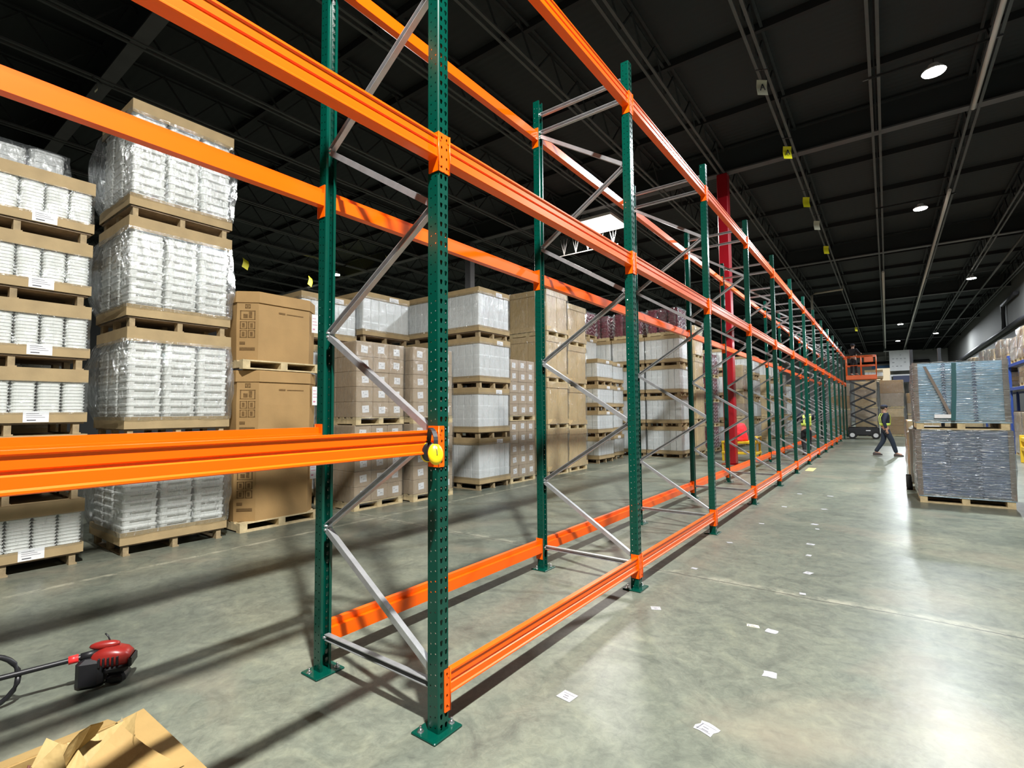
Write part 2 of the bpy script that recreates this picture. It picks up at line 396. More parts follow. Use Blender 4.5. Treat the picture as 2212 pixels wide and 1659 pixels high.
p0 = lamp_proto()
for i, (x, y, z, w) in enumerate(LAMPS):
    r = p0 if i == 0 else copy_tree(p0)
    jx = 0.038+1.893*math.floor((x-0.038)/1.893)-x
    MB().box(max(jx-.1, -1.2-.9), jx+1.893+.1, -.02, .02, .31, .345).build('mounting_strut', GIRD, r)
    r.location = (x, y, z); tag(r, L_LAB[i], 'lamp', 'high bay ceiling lamps')
    ld = bpy.data.lights.new('lamp_glow', 'AREA'); ld.shape = 'DISK'; ld.size = 0.36; ld.energy = w; ld.color = (1.0, 0.985, 0.95) if i in (0, 7, 8, 9) else (0.90, 0.96, 1.0)
    lo = bpy.data.objects.new('lamp_glow', ld); COL.objects.link(lo); lo.parent = r; lo.location = (0, 0, 0.0)
# bright rectangular fixture behind an exposed truss
sk = empty('troffer_lamp', (-6.5, 15.1, 8.56)); tag(sk, 'large bright rectangular ceiling fixture behind white truss bars', 'lamp')
MB().box(-0.75, 0.75, -0.75, 0.75, 0.03, 0.12).build('housing', WHITEM, sk)
MB().box(-0.72, 0.72, -0.72, 0.72, 0.0, 0.028).build('lens', emis('troffer_lens', (1.0, 0.95, 0.82), 5), sk)
ld = bpy.data.lights.new('troffer_glow', 'AREA'); ld.shape = 'RECTANGLE'; ld.size = 1.4; ld.size_y = 1.4; ld.energy = 700; ld.color = (1, .97, .9)
lo = bpy.data.objects.new('troffer_glow', ld); COL.objects.link(lo); lo.parent = sk; lo.location = (0,0,-0.02)
tb = MB(); WT = mat('white_truss', (0.75, 0.72, 0.70), 0.5)
tb.box(-8.9, -6.2, 15.9, 15.94, 8.0, 8.03)
for i in range(5):
    xc = -8.6+0.55*i
    for dx in (-0.16, 0, 0.16): tb.tube([(xc, 15.92, 8.02), (xc+dx, 15.92, 8.7)], 0.012, 6)
tag(tb.build('white_truss', WT), 'small white truss frame hanging under the bright rectangular fixture', 'truss')

# ------------------------------------------------------------------ rack upright
def post_mesh():
    b = MB(); H = 4.93; Z0 = 0.012; N = 96; p = (H-Z0)/N
    tear = [(-.0055,-.012),(0,-.0135),(.0055,-.012),(.009,.004),(.008,.011),(0,.014),(-.008,.011),(-.009,.004)]
    rnd = [(-.0032,-.0032),(0,-.0045),(.0032,-.0032),(.0045,0),(.0032,.0032),(0,.0045),(-.0032,.0032),(-.0045,0)]
    def strip(f, s0, s1, hole, off):
        for k in range(N):
            za = Z0+k*p; zb = za+p; zc = za+p*off; sc = (s0+s1)/2
            R = [(s0,za),(sc,za),(s1,za),(s1,zc),(s1,zb),(sc,zb),(s0,zb),(s0,zc)]
            i0 = len(b.v)
            b.v += [f(s, z) for s, z in R]+[f(sc+a, zc+c) for a, c in hole]
            for i in range(8):
                j = (i+1) % 8; b.face((i0+i, i0+j, i0+8+j, i0+8+i))
    def flat(f, s0, s1):
        i0 = len(b.v); b.v += [f(s0,Z0), f(s1,Z0), f(s1,H), f(s0,H)]; b.face((i0,i0+1,i0+2,i0+3))
    w = 0.038; c = 0.005
    for t in (0.0, 0.0024):     # outer and inner skin of the sheet
        e = w-t
        strip(lambda s, z: (e, s, z), -w+c, 0, tear, 0.5); strip(lambda s, z: (e, s, z), 0, w-c, tear, 0.5)
        for sg in (-1, 1):
            strip(lambda s, z: (s, sg*e, z), 0.0, w-c, rnd, 0.5)
            strip(lambda s, z: (s, sg*e, z), -w+c, 0.0, rnd, 0.35)
            k = c-t*0.4
            flat(lambda s, z: (e-(k if s == 0 else 0), sg*(e-(0 if s == 0 else k)), z), 0, 1)
            flat(lambda s, z: (-w+c*s, sg*e, z), 0, 1)
            flat(lambda s, z: (-w+t, sg*(e-0.016*s), z), 0, 1)
    return b.mesh('upright', GREEN)
PM = post_mesh()
pb = MB(); pb.bbox(-.095, .075, -.10, .10, 0.0, 0.012, 0.004); PLATE = pb.mesh('base_plate', GREEN)
bb = MB(); bb.cyl((0,0,.012), .013, .010, 6, smooth=False).cyl((0,0,.022), .006, .018, 8).cyl((0,0,.012), .017, .002, 14); AB = bb.mesh('anchor_bolt', BOLT)
def brace_mesh(p0, p1):
    b = MB(); prof = [(-.017,-.018),(.017,-.018),(.017,-.013),(-.011,-.013),(-.011,.013),(.017,.013),(.017,.018),(-.017,.018)]
    b.extrude(prof, p0, p1, (0,0,1) if abs(Vector(p1).z-Vector(p0).z) < 0.01 else (0,0,1))
    for p, s in ((p0, 1), (p1, -1)):
        b.cyl((p[0], p[1]-0.024, p[2]), 0.008, 0.048, 8, 'y')
    return b.mesh('brace', GALV)
XRr = -1.018
zs = [0.285, 0.89, 1.50, 2.11, 2.72, 3.32, 3.94, 4.55]
nodes = [((-0.045 if i % 2 == 0 else XRr+0.045), 0, z) for i, z in enumerate(zs)]
BR = [brace_mesh((XRr+.045, 0, .22), (-.045, 0, .22))]
for i in range(len(nodes)-1):
    a, b2 = nodes[i], nodes[i+1]
    dz = 0.012*(1 if b2[2] > a[2] else -1)
    BR.append(brace_mesh((a[0], 0, a[2]+dz), (b2[0], 0, b2[2]-dz)))
BR.append(brace_mesh((XRr+.045, 0, 4.585), (-.045, 0, 4.585))); BR.append(brace_mesh((XRr+.045, 0, 4.78), (-.045, 0, 4.78)))
def frame_proto():
    r = empty('rack_frame')
    put('upright', PM, r); put('upright', PM, r, (XRr, 0, 0), (0, 0, pi))
    for x0, rz in ((0, 0), (XRr, pi)):
        pl = put('base_plate', PLATE, r, (x0, 0, 0), (0, 0, rz))
        put('anchor_bolt', AB, pl, (-.055, -.07, 0)); put('anchor_bolt', AB, pl, (.02, .075, 0))
    for m in BR: put('brace', m, r)
    return r
ORD = ['nearest', 'second', 'third', 'fourth', 'fifth', 'sixth', 'seventh', 'eighth', 'ninth', 'tenth', 'eleventh', 'twelfth', 'thirteenth', 'fourteenth', 'fifteenth']
P = 2.52; NF = 14
fp = frame_proto()
for i in range(-1, NF):
    r = fp if i == -1 else copy_tree(fp)
    r.location = (0, i*P, 0)
    if i == -1: lab = 'green rack frame behind the camera, holding the near ends of the beams'
    elif i == 0: lab = 'nearest green rack frame, large in the middle, with ear muffs hanging on it'
    else: lab = '%s green rack frame with zigzag grey braces, counted away from the camera' % ORD[i]
    tag(r, lab, 'rack frame', 'green upright frames of the long rack row')

# ------------------------------------------------------------------ rack beams
def beam_proto():
    r = empty('rack_beam')
    prof = [(-.028,0),(.030,0),(.038,.004),(.038,.011),(.031,.017),(.031,.050),(.025,.055),(.025,.064),(.031,.069),(.031,.104),(.038,.110),(.038,.120),(.002,.120),(.002,.082),(-.028,.082)]
    b = MB(); z0 = 0.070
    L0, L1 = 0.042, P-0.042
    b.loft([[(a, y, z0+h) for a, h in prof] for y in (L0, L1)], False); b.build('beam_body', ORANGE, r)
    for s in (1, -1):
        def Y(v): return v if s == 1 else P-v
        c = MB(); H = 0.21
        # leg on the aisle face of the post, with four slots
        hole = [(-.004,-.007),(0,-.009),(.004,-.007),(.0055,0),(.004,.007),(0,.009),(-.004,.007),(-.0055,0)]
        ph = H/4
        for k in range(4):
            za = k*ph; zc = za+ph/2; zb = za+ph; s0, s1, sc = 0.003, 0.040, 0.0185
            for X in (0.0435, 0.0395):
                Rr = [(s0,za),(sc,za),(s1,za),(s1,zc),(s1,zb),(sc,zb),(s0,zb),(s0,zc)]
                i0 = len(c.v); c.v += [(X, Y(a), z) for a, z in Rr]+[(X, Y(sc+a), zc+h) for a, h in hole]
                for i in range(8):
                    j = (i+1) % 8; c.face((i0+i, i0+j, i0+8+j, i0+8+i))
        def bx(x0, x1, y0, y1, za, zb):
            a, d2 = sorted((Y(y0), Y(y1))); c.box(x0, x1, a, d2, za, zb)
        bx(0.0395, 0.0435, 0.000, 0.003, 0.004, H-0.004)
        bx(-0.030, 0.0435, 0.0385, 0.0425, 0, H)
        c.tube([(0.0445, Y(0.042), 0.0), (0.0445, Y(0.042), H)], 0.003, 6)
        for zz in (0.03, 0.17): c.cyl((0.0435, Y(0.0285), zz), 0.005, 0.003, 8, 'x')
        c.build('connector', ORANGE, r)
    return r
bp0 = beam_proto(); first = True
BAY = ['the nearest bay', 'the bay just past the nearest frame']+['the %s bay' % q for q in ORD[2:]]
LV = [('bottom', 0.10, range(0, 11)), ('waist-high', 1.33, [-1]), ('middle', 2.88, range(-1, 13)), ('top', 4.42, range(-1, 13))]
for lname, z, bays in LV:
    for i in bays:
        for side in (0, 1):
            r = bp0 if first else copy_tree(bp0); first = False
            if side == 0: r.location = (0, i*P, z)
            else: r.location = (XRr, (i+1)*P, z); r.rotation_euler = (0, 0, pi)
            tag(r, 'orange rack beam, %s level, %s side, in %s' % (lname, 'aisle' if side == 0 else 'far', BAY[i+1]), 'rack beam', 'orange beams of the long rack row')

# ------------------------------------------------------------------ pallets and loads
MC = {}
def pallet_mb(dx, dy, h=0.13):
    b = MB(); t = 0.02
    n = 6; w = dy/n*0.72
    for y in (0.0, dy/2-.05, dy-.10):                      # stringers run front to back
        b.box(-dx, 0, y, y+0.10 if y > 0 else 0.10, t, h-t)
    nb = 7; wb = 0.10
    for i in range(nb):
        x0 = -dx+(dx-wb)*i/(nb-1); b.box(x0, x0+wb, 0, dy, h-t, h)
    for i in (0, 3, 6):
        x0 = -dx+(dx-wb)*i/(nb-1); b.box(x0, x0+wb, 0, dy, 0, t)
    return b
def pallet_block_mb(dx, dy, h=0.13):
    b = MB()
    for y in (0.03, dy/2-.035, dy-.10):
        for x in (-.12, -dx/2-.05, -dx+.02): b.box(x, x+.10, y, y+.055, .015, h-.018)
        b.box(-dx+.02, -.02, y, y+.07, 0, .015)
    b.mi = 1; b.box(-dx+.01, -.01, .01, dy-.01, h-.018, h); return b
def pallet_side_mb(dx, dy, h=0.13):
    # boards run front to back so the fork openings face the aisle as notches
    b = pallet_mb(dy, dx, h); b.v = [(-y, -x, z) for x, y, z in b.v]; return b
def tray_mb(dx, dy, z0, z1, out=0.012, flare=0.0):
    b = MB(); t = 0.006; o = out
    for (a0, a1, c0, c1) in ((-dx-o, -dx-o+t, -o, dy+o), (o-t, o, -o, dy+o), (-dx-o+t, o-t, -o, -o+t), (-dx-o+t, o-t, dy+o-t, dy+o)):
        b.box(a0, a1, c0, c1, z0, z1)
    return b
def stack_col(b, cx, cy, w, d, z0, z1, ridges, rr=0.02, amp=0.006, rnd=0.3, n=4):
    rings = []; H = (z1-z0)/ridges
    def ring(z, k):
        a, c = w/2-k, d/2-k; q = min(a, c)*rnd; pts = []
        for sx, sy, t0 in ((1,1,0),(-1,1,1),(-1,-1,2),(1,-1,3)):
            for j in range(n):
                t = (t0+j/(n-1))*pi/2
                pts.append((cx+sx*(a-q)+q*cos(t), cy+sy*(c-q)+q*sin(t), z))
        return pts
    for i in range(ridges):
        z = z0+i*H
        rings += [ring(z+H*0.04, amp*1.5), ring(z+H*0.25, amp), ring(z+H*0.70, amp*0.7), ring(z+H*0.76, 0), ring(z+H*0.97, 0)]
    b.loft(rings, False)
def film_mb(dx, dy, z0, z1, bulge=0.02, amp=0.02, seed=1, n=12, left=0.0):
    b = MB(); r = random.Random(seed); rings = []
    nz = 14; per = 4*n
    ph = [r.uniform(0, 6.28) for _ in range(12)]
    for k in range(nz+1):
        z = z0+(z1-z0)*k/nz; t = k/nz; ring = []
        e = bulge*sin(pi*min(max(t, .02), .98))+0.016
        for i in range(per):
            side, u = divmod(i, n); u = u/n
            p = [(-dx*(1-u), 0.0), (0.0, dy*u), (-dx*u, dy), (-dx, dy*(1-u))][side]
            nx, ny = [(0,-1), (1,0), (0,1), (-1,0)][side]
            a = 2*pi*i/per
            w = amp*(sin(3*a+ph[0]+4*t)+0.6*sin(7*a+ph[1]-9*t)+0.5*sin(11*t+ph[2]+2*a)+0.5*r.uniform(-1,1))
            lf = left*sin(pi*t)**0.7 if side == 0 else 0
            if i % n == 0: nx, ny = [(-.7,-.7),(.7,-.7),(.7,.7),(-.7,.7)][side]
            ring.append((p[0]+nx*(e+abs(w)+lf), p[1]+ny*(e+abs(w)+lf), z))
        rings.append(ring)
    b.loft(rings, True, False); return b
def label_mb(x, y0, y1, z0, z1):
    b = MB(); b.box(x, x+.002, y0, y1, z0, z1); b.mi = 1
    h = z1-z0; w = y1-y0
    b.box(x+.002, x+.003, y0+w*.15, y0+w*.5, z0+h*.15, z0+h*.23)
    for k in range(3): b.box(x+.002, x+.003, y0+w*.12, y0+w*(.85-.12*k), z0+h*(.42+.17*k), z0+h*(.45+.17*k))
    return b
PROTO = {}
def cart_label(b, x, y, z, w, h):
    b.mi = 0; b.box(x, x+.002, y-w/2, y+w/2, z-h/2, z+h/2); b.mi = 1; b.box(x+.002, x+.003, y-w*.10, y+w*.3, z-h*.14, z-h*.08); b.box(x+.002, x+.003, y-w*.3, y-w*.15, z+h*.12, z+h*.22)
def make_load(style, dx, dy, h, seed=1):
    rg = random.Random(seed*31+5)
    r = empty('pallet_load'); ph = 0.13
    if style in ('tubs_low', 'tubs_high', 'white', 'gaylord', 'cartons', 'tan', 'maroon', 'sheets', 'mixed'):
        wood = WOODD if style in ('tubs_low', 'tubs_high', 'white') else WOOD
        pm = pallet_mb(dx, dy, ph) if style not in ('sheets',) else pallet_side_mb(dx, dy, ph)
        if wood is WOODD: pm = pallet_block_mb(dx, dy, ph)
        pm.build('pallet', [WOODM, WOODD] if wood is WOODD else wood, r)
    if style == 'tubs_low':
        zt = ph+0.105; zc = h-0.14
        tray_mb(dx, dy, ph, zt).build('bottom_tray', KRAFT, r)
        n = 6; w = dy/n
        for i in range(n):
            b = MB(); stack_col(b, -w*.52, w*(i+.5), w*0.97, w*0.97, ph+.01, zc+.03, 13, amp=.009, rnd=.4); b.build('tub_stack', PLASTIC, r)
        b = MB(); b.box(-dx+.01, -w*1.1, .01, dy-.01, ph+.01, zc+.02); b.build('tub_block', PLASTIC, r)
        c = tray_mb(dx, dy, zc, h); c.box(-dx, 0, 0, dy, h-.006, h); c.build('top_cap', KRAFT, r)
        y = dy*0.58; label_mb(.013, y, y+.2, ph+.005, zt+.015).build('label', [PAPER, INK], r)
        film_mb(dx, dy, zt-.02, zc+.01, -.008, .003, seed).build('film', FILM, r)
    elif style == 'tubs_high':
        zt = ph+0.14; zc = h-0.16
        tray_mb(dx, dy, ph, zt).build('bottom_tray', KRAFT, r)
        n = 3; w = dy/n
        for j in range(3):
            for i in range(n):
                b = MB(); wx = dx/3; stack_col(b, -wx*(j+.5), w*(i+.5), wx*.95, w*0.95, ph+.01, zc+.03, 11, amp=.011, rnd=.22)
                for q in range(11):
                    zq = ph+.01+(zc+.02-ph)*(q+.62)/11
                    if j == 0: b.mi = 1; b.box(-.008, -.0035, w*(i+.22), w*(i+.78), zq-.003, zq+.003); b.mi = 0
                b.build('tub_stack', [PLASTIC, mat_shadowline], r)
        c = tray_mb(dx, dy, zc, h); c.box(-dx, 0, 0, dy, h-.006, h); c.build('top_cap', KRAFT, r)
        film_mb(dx, dy, ph+.10, h-.13, .035, .012, seed, left=.10).build('film', FILMW, r)
    elif style == 'white':
        zt = ph+0.12; zc = h-0.13
        tray_mb(dx, dy, ph, zt).build('bottom_tray', KRAFT, r)
        n = 6
        for i in range(n):
            w = dy/n; b = MB(); stack_col(b, -.1, w*(i+.5), .19, w*.985, ph+.01, zc+.03, 3, amp=.002, rnd=.18); b.build('sleeve_stack', PLASTIC2, r)
        m2 = max(3, int(dx/.2)); w = (dx-.2)/m2
        for i in range(m2):
            b = MB(); stack_col(b, -.2-w*(i+.5), dy/2, w*.97, dy*.995, ph+.01, zc+.03, 3, amp=.002, rnd=.08); b.build('sleeve_stack', PLASTIC2, r)
        c = tray_mb(dx, dy, zc, h); c.box(-dx, 0, 0, dy, h-.006, h); c.build('top_cap', KRAFT, r)
        label_mb(.013, dy*.55, dy*.75, h-.12, h-.03).build('label', [PAPER, INK], r)
        film_mb(dx, dy, ph+.08, h-.09, .0, .004, seed).build('film', FILM, r)
    elif style == 'gaylord':
        c = 0.34; z1 = h-.02
        def octo(e, z): return [(-dx+c, -e, z), (-c*.6, -e, z), (e, c*.6, z), (e, dy-c*.6, z), (-c*.6, dy+e, z), (-dx+c, dy+e, z), (-dx-e, dy-c, z), (-dx-e, c, z)]
        b = MB(); b.loft([octo(-.005, ph), octo(.004, ph+(h-ph)*.5), octo(-.005, z1-.03)], False); q = b; q.mi = 1
        b = MB(); b.loft([octo(.018, z1-.15), octo(.014, z1), octo(.0, z1+.01)], False); b.build('lid', KRAFT2, r)
        # printed handling marks on the corner panel and a faint print on the front
        a = Vector((-c*.6, 0, 0)); e2 = Vector((0, c*.6, 0)); dr = (e2-a); nrm = Vector((dr.y, -dr.x, 0)).normalized()
        def mk(u0, u1, za, zb, fill=False):
            pts = []
            def qd(u0, u1, za, zb):
                i0 = len(q.v)
                for off in (.0032, .0046):
                    for u, z in ((u0,za),(u1,za),(u1,zb),(u0,zb)): pp = a+dr*u+nrm*off; q.v.append((pp.x, pp.y, z))
                for f in ((0,1,2,3),(4,5,6,7),(0,1,5,4),(1,2,6,5),(2,3,7,6),(3,0,4,7)): q.face([i0+k for k in f])
            if fill: qd(u0, u1, za, zb); return
            t = .05; tz = .008
            qd(u0, u1, za, za+tz); qd(u0, u1, zb-tz, zb); qd(u0, u0+t, za, zb); qd(u1-t, u1, za, zb)
        H = h-ph-.17; Z = ph
        mk(.38, .62, Z+H*.90, Z+H*.97); mk(.46, .54, Z+H*.92, Z+H*.95, True)
        mk(.15, .85, Z+H*.70, Z+H*.86); mk(.3, .5, Z+H*.73, Z+H*.80, True); mk(.55, .7, Z+H*.73, Z+H*.84, True)
        for rr2 in range(2):
            for u in (.15, .52):
                mk(u, u+.33, Z+H*(.54-.15*rr2), Z+H*(.67-.15*rr2)); mk(u+.1, u+.22, Z+H*(.565-.15*rr2), Z+H*(.64-.15*rr2), True)
        mk(.15, .4, Z+H*.27, Z+H*.32, True); mk(.15, .85, Z+H*.17, Z+H*.22, True)
        q.box(.004, .0055, dy*.42, dy*.50, Z+H*.855, Z+H*.885); q.box(.004, .0055, dy*.52, dy*.74, Z+H*.86, Z+H*.875)
        q.build('box_body', [KRAFT2, INKB], r)
        label_mb(.0045, dy*.86, dy*.95, Z+H*.6, Z+H*.95).build('label', [PAPER, mat_pink], r)
    elif style == 'cartons':
        rows = 5; hh = (h-ph)/rows; cols = 3; w = dy/cols; lay = 2; wd = dx/lay
        me = MB().bbox(-wd+.003, -.003, .003, w-.003, .001, hh-.001, .006).mesh('carton', CARTON)
        lb = MB(); cart_label(lb, .0, 0, 0, w*.40, hh*.46); lme = lb.mesh('label', [PAPER, mat_pinkgrey])
        for j in range(lay):
            for k in range(rows):
                for i in range(cols):
                    o = put('carton', me, r, (-wd*j+rg.uniform(-.006,.004), w*i, ph+hh*k))
                    if j == 0: put('label', lme, o, (-.002, w*.5+rg.uniform(-.02,.02), hh*.5+rg.uniform(-.01,.01)), (rg.uniform(-.08,.08), 0, 0))
        film_mb(dx, dy, ph-.04, h, .0, .006, seed).build('film', FILM, r)
    elif style == 'tan':
        w = dy/2
        for i in range(2):
            for j in range(2):
                MB().bbox(-dx/2*(j+1)+.004, -dx/2*j-.004, w*i+.004, w*(i+1)-.004, ph, h-.005, .012).build('box', TANB, r)
        tray_mb(dx, dy, ph-.01, ph+.11, .02).build('bottom_skirt', TANB, r)
        tray_mb(dx, dy, h-.14, h, .016).build('top_cap', TANB, r)
        film_mb(dx, dy, ph-.03, h, .0, .016, seed).build('film', FILM, r)
    elif style == 'maroon':
        for i in range(3):
            for j in range(3):
                w = dy/3; wx = dx/3; b = MB(); stack_col(b, -wx*(j+.5), w*(i+.5), wx*.93, w*.93, ph, h-.02, 7, amp=.012, rnd=.5); b.build('bundle', [MAROON], r)
                if j == 0:
                    for q in range(5):
                        zz = ph+.05+(h-ph-.15)*q/5; v = MB()
                        v.tube([(.004, w*i+.03, zz+.09), (.010, w*(i+.5), zz), (.004, w*(i+1)-.03, zz+.09)], .011, 5); v.build('strap', [mat_pale], r)
        film_mb(dx, dy, ph-.03, h, .01, .02, seed).build('film', FILM, r)
    elif style == 'sheets':
        # thin stacked trays in three bundles, wrapped
        nx = 3; w = dx/nx
        for i in range(nx):
            for j in range(2):
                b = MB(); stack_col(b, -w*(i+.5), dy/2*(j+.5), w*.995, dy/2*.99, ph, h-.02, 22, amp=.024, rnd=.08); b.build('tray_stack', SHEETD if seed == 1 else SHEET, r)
        MB().box(-dx+.05, -.05, .045, dy-.045, ph, h-.03).build('gap_shade_core', SHEETD, r)  # added backing block, darker colour painting the shade between tray columns
        tray_mb(dx, dy, ph-.02, ph+.0, .01).build('bottom_rim', SHEET, r)
        for (xa, ya) in ((-dx, 0), (0, 0), (0, dy), (-dx, dy)):
            sx = 1 if xa < 0 else -1; sy = 1 if ya == 0 else -1
            b = MB(); b.box(*sorted((xa-sx*.012, xa+sx*.05)), *sorted((ya-sy*.018, ya-sy*.010)), ph, h-.01); b.box(*sorted((xa-sx*.018, xa-sx*.012)), *sorted((ya-sy*.012, ya+sy*.05)), ph, h-.01)
            b.build('corner_board', CORNER, r)
        film_mb(dx, dy, ph-.02, h, .014, .012, seed, n=16).build('film', FILMD, r)
    elif style == 'bundle':
        pallet_block_mb(dx, dy, ph).build('pallet', [WOOD, WOODD], r)
        for j in range(3):
            for i in range(3):
                b = MB(); stack_col(b, -dx/3*(j+.5), dy/3*(i+.5), dx/3*.95, dy/3*.95, ph, h-.05-.04*((i+j) % 2), 9, amp=.01, rnd=.5); b.build('tub_stack', PLASTIC2, r)
        f = film_mb(dx, dy, ph, h-.06, .03, .02, seed); n0 = len(f.v)-48
        for k, (sc, dz) in enumerate(((.85, .04), (.5, .06), (.05, .065))):
            for q in range(48):
                x_, y_, z_ = f.v[n0+q]; f.v.append((-dx/2+(x_+dx/2)*sc, dy/2+(y_-dy/2)*sc, h-.06+dz))
            for q in range(48):
                a_ = n0+48*k+q; c_ = n0+48*k+(q+1) % 48; f.face((a_, c_, c_+48, a_+48), True)
        f.build('film', FILMW, r)
    elif style == 'mixed':
        nz = rg.choice((2, 3)); hh = (h-ph)/nz
        for k in range(nz):
            nc = rg.choice((2, 3))
            for i in range(nc):
                MB().bbox(-dx, -rg.uniform(0, .05), dy/nc*i+.004, dy/nc*(i+1)-.004, ph+hh*k, ph+hh*(k+1)-.004, .01).build('carton', rg.choice((CARTON, TANB, KRAFT2, CARTON)), r)
        film_mb(dx, dy, ph-.03, h, .0, .016, seed).build('film', FILMW, r)
    return r
mat_shadowline = mat('tub_rim_shadow', (0.30, 0.30, 0.27), 0.7)  # dark strips painted as the shadow line at each tub rim
mat_pinkgrey = mat('faded_ink', (0.30, 0.30, 0.32), 0.7)
mat_pink = mat('pink_print', (0.62, 0.25, 0.36), 0.6)
mat_pale = mat('pale_strap', (0.55, 0.42, 0.45), 0.4)
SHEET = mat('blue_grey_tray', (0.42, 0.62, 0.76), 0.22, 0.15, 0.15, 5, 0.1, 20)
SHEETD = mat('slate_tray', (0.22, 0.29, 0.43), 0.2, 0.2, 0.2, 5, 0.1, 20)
CORNER = mat('corner_board', (0.20, 0.16, 0.13), 0.6)
def load(style, x, y, z, dx, dy, h, label, cat='pallet load', group=None, seed=1, rz=0.0):
    key = (style, round(dx, 3), round(dy, 3), round(h, 3), seed)
    if key in PROTO: r = copy_tree(PROTO[key])
    else: r = PROTO[key] = make_load(style, dx, dy, h, seed)
    r.location = (x, y, z); r.rotation_euler = (0, 0, rz)
    return tag(r, label, cat, group)
TN = {1:['only'], 2:['bottom','top'], 3:['bottom','middle','top'], 4:['bottom','second','third','top'], 5:['bottom','second','third','fourth','top'], 6:['bottom','second','third','fourth','fifth','top']}
def stack(style, x, y, dx, dy, hs, what, where, cat, group, seed=1, z=0, jit=.02):
    rg = random.Random(int(abs(x*100+y*10)))
    nm = TN[len(hs)]
    for i, h in enumerate(hs):
        jx, jy = (0, 0) if i == 0 and z == 0 else (rg.uniform(-jit, jit), rg.uniform(-jit*.6, jit*.6))
        load(style, x+jx, y+jy, z, dx, dy, h, ('%s, %s of %s' % (what, nm[i], where)), cat, group, seed)
        z += h+.001
    return z
# A: left edge, six low tiers of white tubs
stack('tubs_low', -5.2, -1.42, 1.1, 1.2, [.70]*6, 'pallet of low white tub stacks', 'the six-high pile at left edge', 'pallet of tubs', 'pallets of low white tubs')
# wrapped pile behind it
zt = stack('tubs_high', -6.55, -1.25, 1.1, 1.1, [1.22]*3, 'film-wrapped pallet of tubs', 'the pile behind the six-high pile', 'pallet of tubs', 'pallets of tall white tubs', 3)
load('bundle', -6.5, -1.30, zt, 1.1, 1.1, 1.32, 'baggy film-wrapped bundle topping the pile behind the six-high pile', 'pallet of tubs', None, 6)
# B
stack('tubs_high', -5.1, .10, 1.1, 1.12, [1.31, 1.31, 1.31, 1.40], 'film-wrapped pallet of tall white tubs', 'the tallest pile at left', 'pallet of tubs', 'pallets of tall white tubs', 2)
# gaylords
stack('gaylord', -5.15, 1.43, 1.15, 1.18, [1.11]*3, 'brown octagonal cardboard bin with lid', 'three between tubs and cartons', 'cardboard bin', 'brown octagonal bins')
# cartons
stack('cartons', -5.12, 3.22, 1.15, 1.02, [1.40]*2, 'pallet of labelled cartons', 'the carton pile beside the brown bins', 'pallet of cartons', 'pallets of labelled cartons')
stack('cartons', -4.97, 4.36, 1.15, 1.02, [1.40]*2, 'pallet of labelled cartons', 'the carton pile left of the white pile', 'pallet of cartons', 'pallets of labelled cartons')
# row behind
stack('white', -6.45, 3.05, 1.1, 1.15, [.95]*4, 'pallet of white sleeves', 'the pile behind the first carton pile', 'pallet of sleeves', 'pallets of white sleeves')
stack('white', -6.45, 4.35, 1.1, 1.2, [1.01]*4, 'pallet of white sleeves', 'the pile behind the second carton pile', 'pallet of sleeves', 'pallets of white sleeves')
# W
stack('white', -4.82, 6.0, 1.2, 1.03, [1.05]*4, 'cream-capped pallet of white sleeves', 'the big white pile in front', 'pallet of sleeves', 'pallets of white sleeves')
stack('white', -6.12, 6.0, 1.2, 1.03, [1.05]*4, 'cream-capped pallet of white sleeves', 'the pile behind the big white pile', 'pallet of sleeves', 'pallets of white sleeves')
stack('cartons', -4.87, 7.12, 1.15, .98, [1.39]*2, 'pallet of small labelled cartons', 'the pile right of the white pile', 'pallet of cartons', 'pallets of labelled cartons')
stack('tan', -4.85, 8.62, 1.15, 1.0, [1.165]*4, 'shiny wrapped pallet of tan boxes', 'the left tan pile', 'pallet of boxes', 'pallets of tan boxes')
stack('tan', -4.88, 9.72, 1.15, .97, [1.12]*4, 'shiny wrapped pallet of tan boxes', 'the right tan pile', 'pallet of boxes', 'pallets of tan boxes')
stack('tan', -6.2, 8.62, 1.15, 1.0, [1.165]*4, 'shiny wrapped pallet of tan boxes', 'the tan pile at the back', 'pallet of boxes', 'pallets of tan boxes')
# narrow white piles
stack('white', -5.17, 12.0, .95, 1.05, [.80]*4, 'small pallet of white sleeves', 'the low pile right of the tan piles', 'pallet of sleeves', 'pallets of white sleeves')
stack('white', -5.35, 13.15, .95, 1.05, [.80]*4, 'small pallet of white sleeves', 'the second low pile past the tan piles', 'pallet of sleeves', 'pallets of white sleeves')
for y, q in ((12.4, 'left'), (13.7, 'right')):
    zt = stack('white', -6.6, y-.06, 1.1, 1.15, [1.05]*4, 'tall pallet of white sleeves', 'the %s pile behind the low piles' % q, 'pallet of sleeves', 'pallets of white sleeves')
    load('maroon', -6.6, y-.06, zt, 1.1, 1.15, .95, 'glossy maroon bundles topping the %s pile behind the low piles' % q, 'pallet of bundles', 'pallets of maroon bundles')
for xx, q in ((-3.65, 'aisle-side'), (-4.92, 'middle'), (-6.2, 'rear')):
    if xx == -6.2: xx = -6.19
    zt = stack('white', xx, 15.05, 1.2, 1.1, [1.04]*4, 'wide pallet of white sleeves', 'the %s pile in the deep row' % q, 'pallet of sleeves', 'pallets of white sleeves')
    load('maroon', xx-.06, 15.05, zt, 1.06, 1.08, .95, 'glossy maroon bundles topping the %s pile in the deep row' % q, 'pallet of bundles', 'pallets of maroon bundles')
stack('tan', -3.6, 16.55, 1.15, 1.0, [1.165]*4, 'cream wrapped pallet of boxes', 'the pile past the deep white row', 'pallet of boxes', 'pallets of tan boxes')
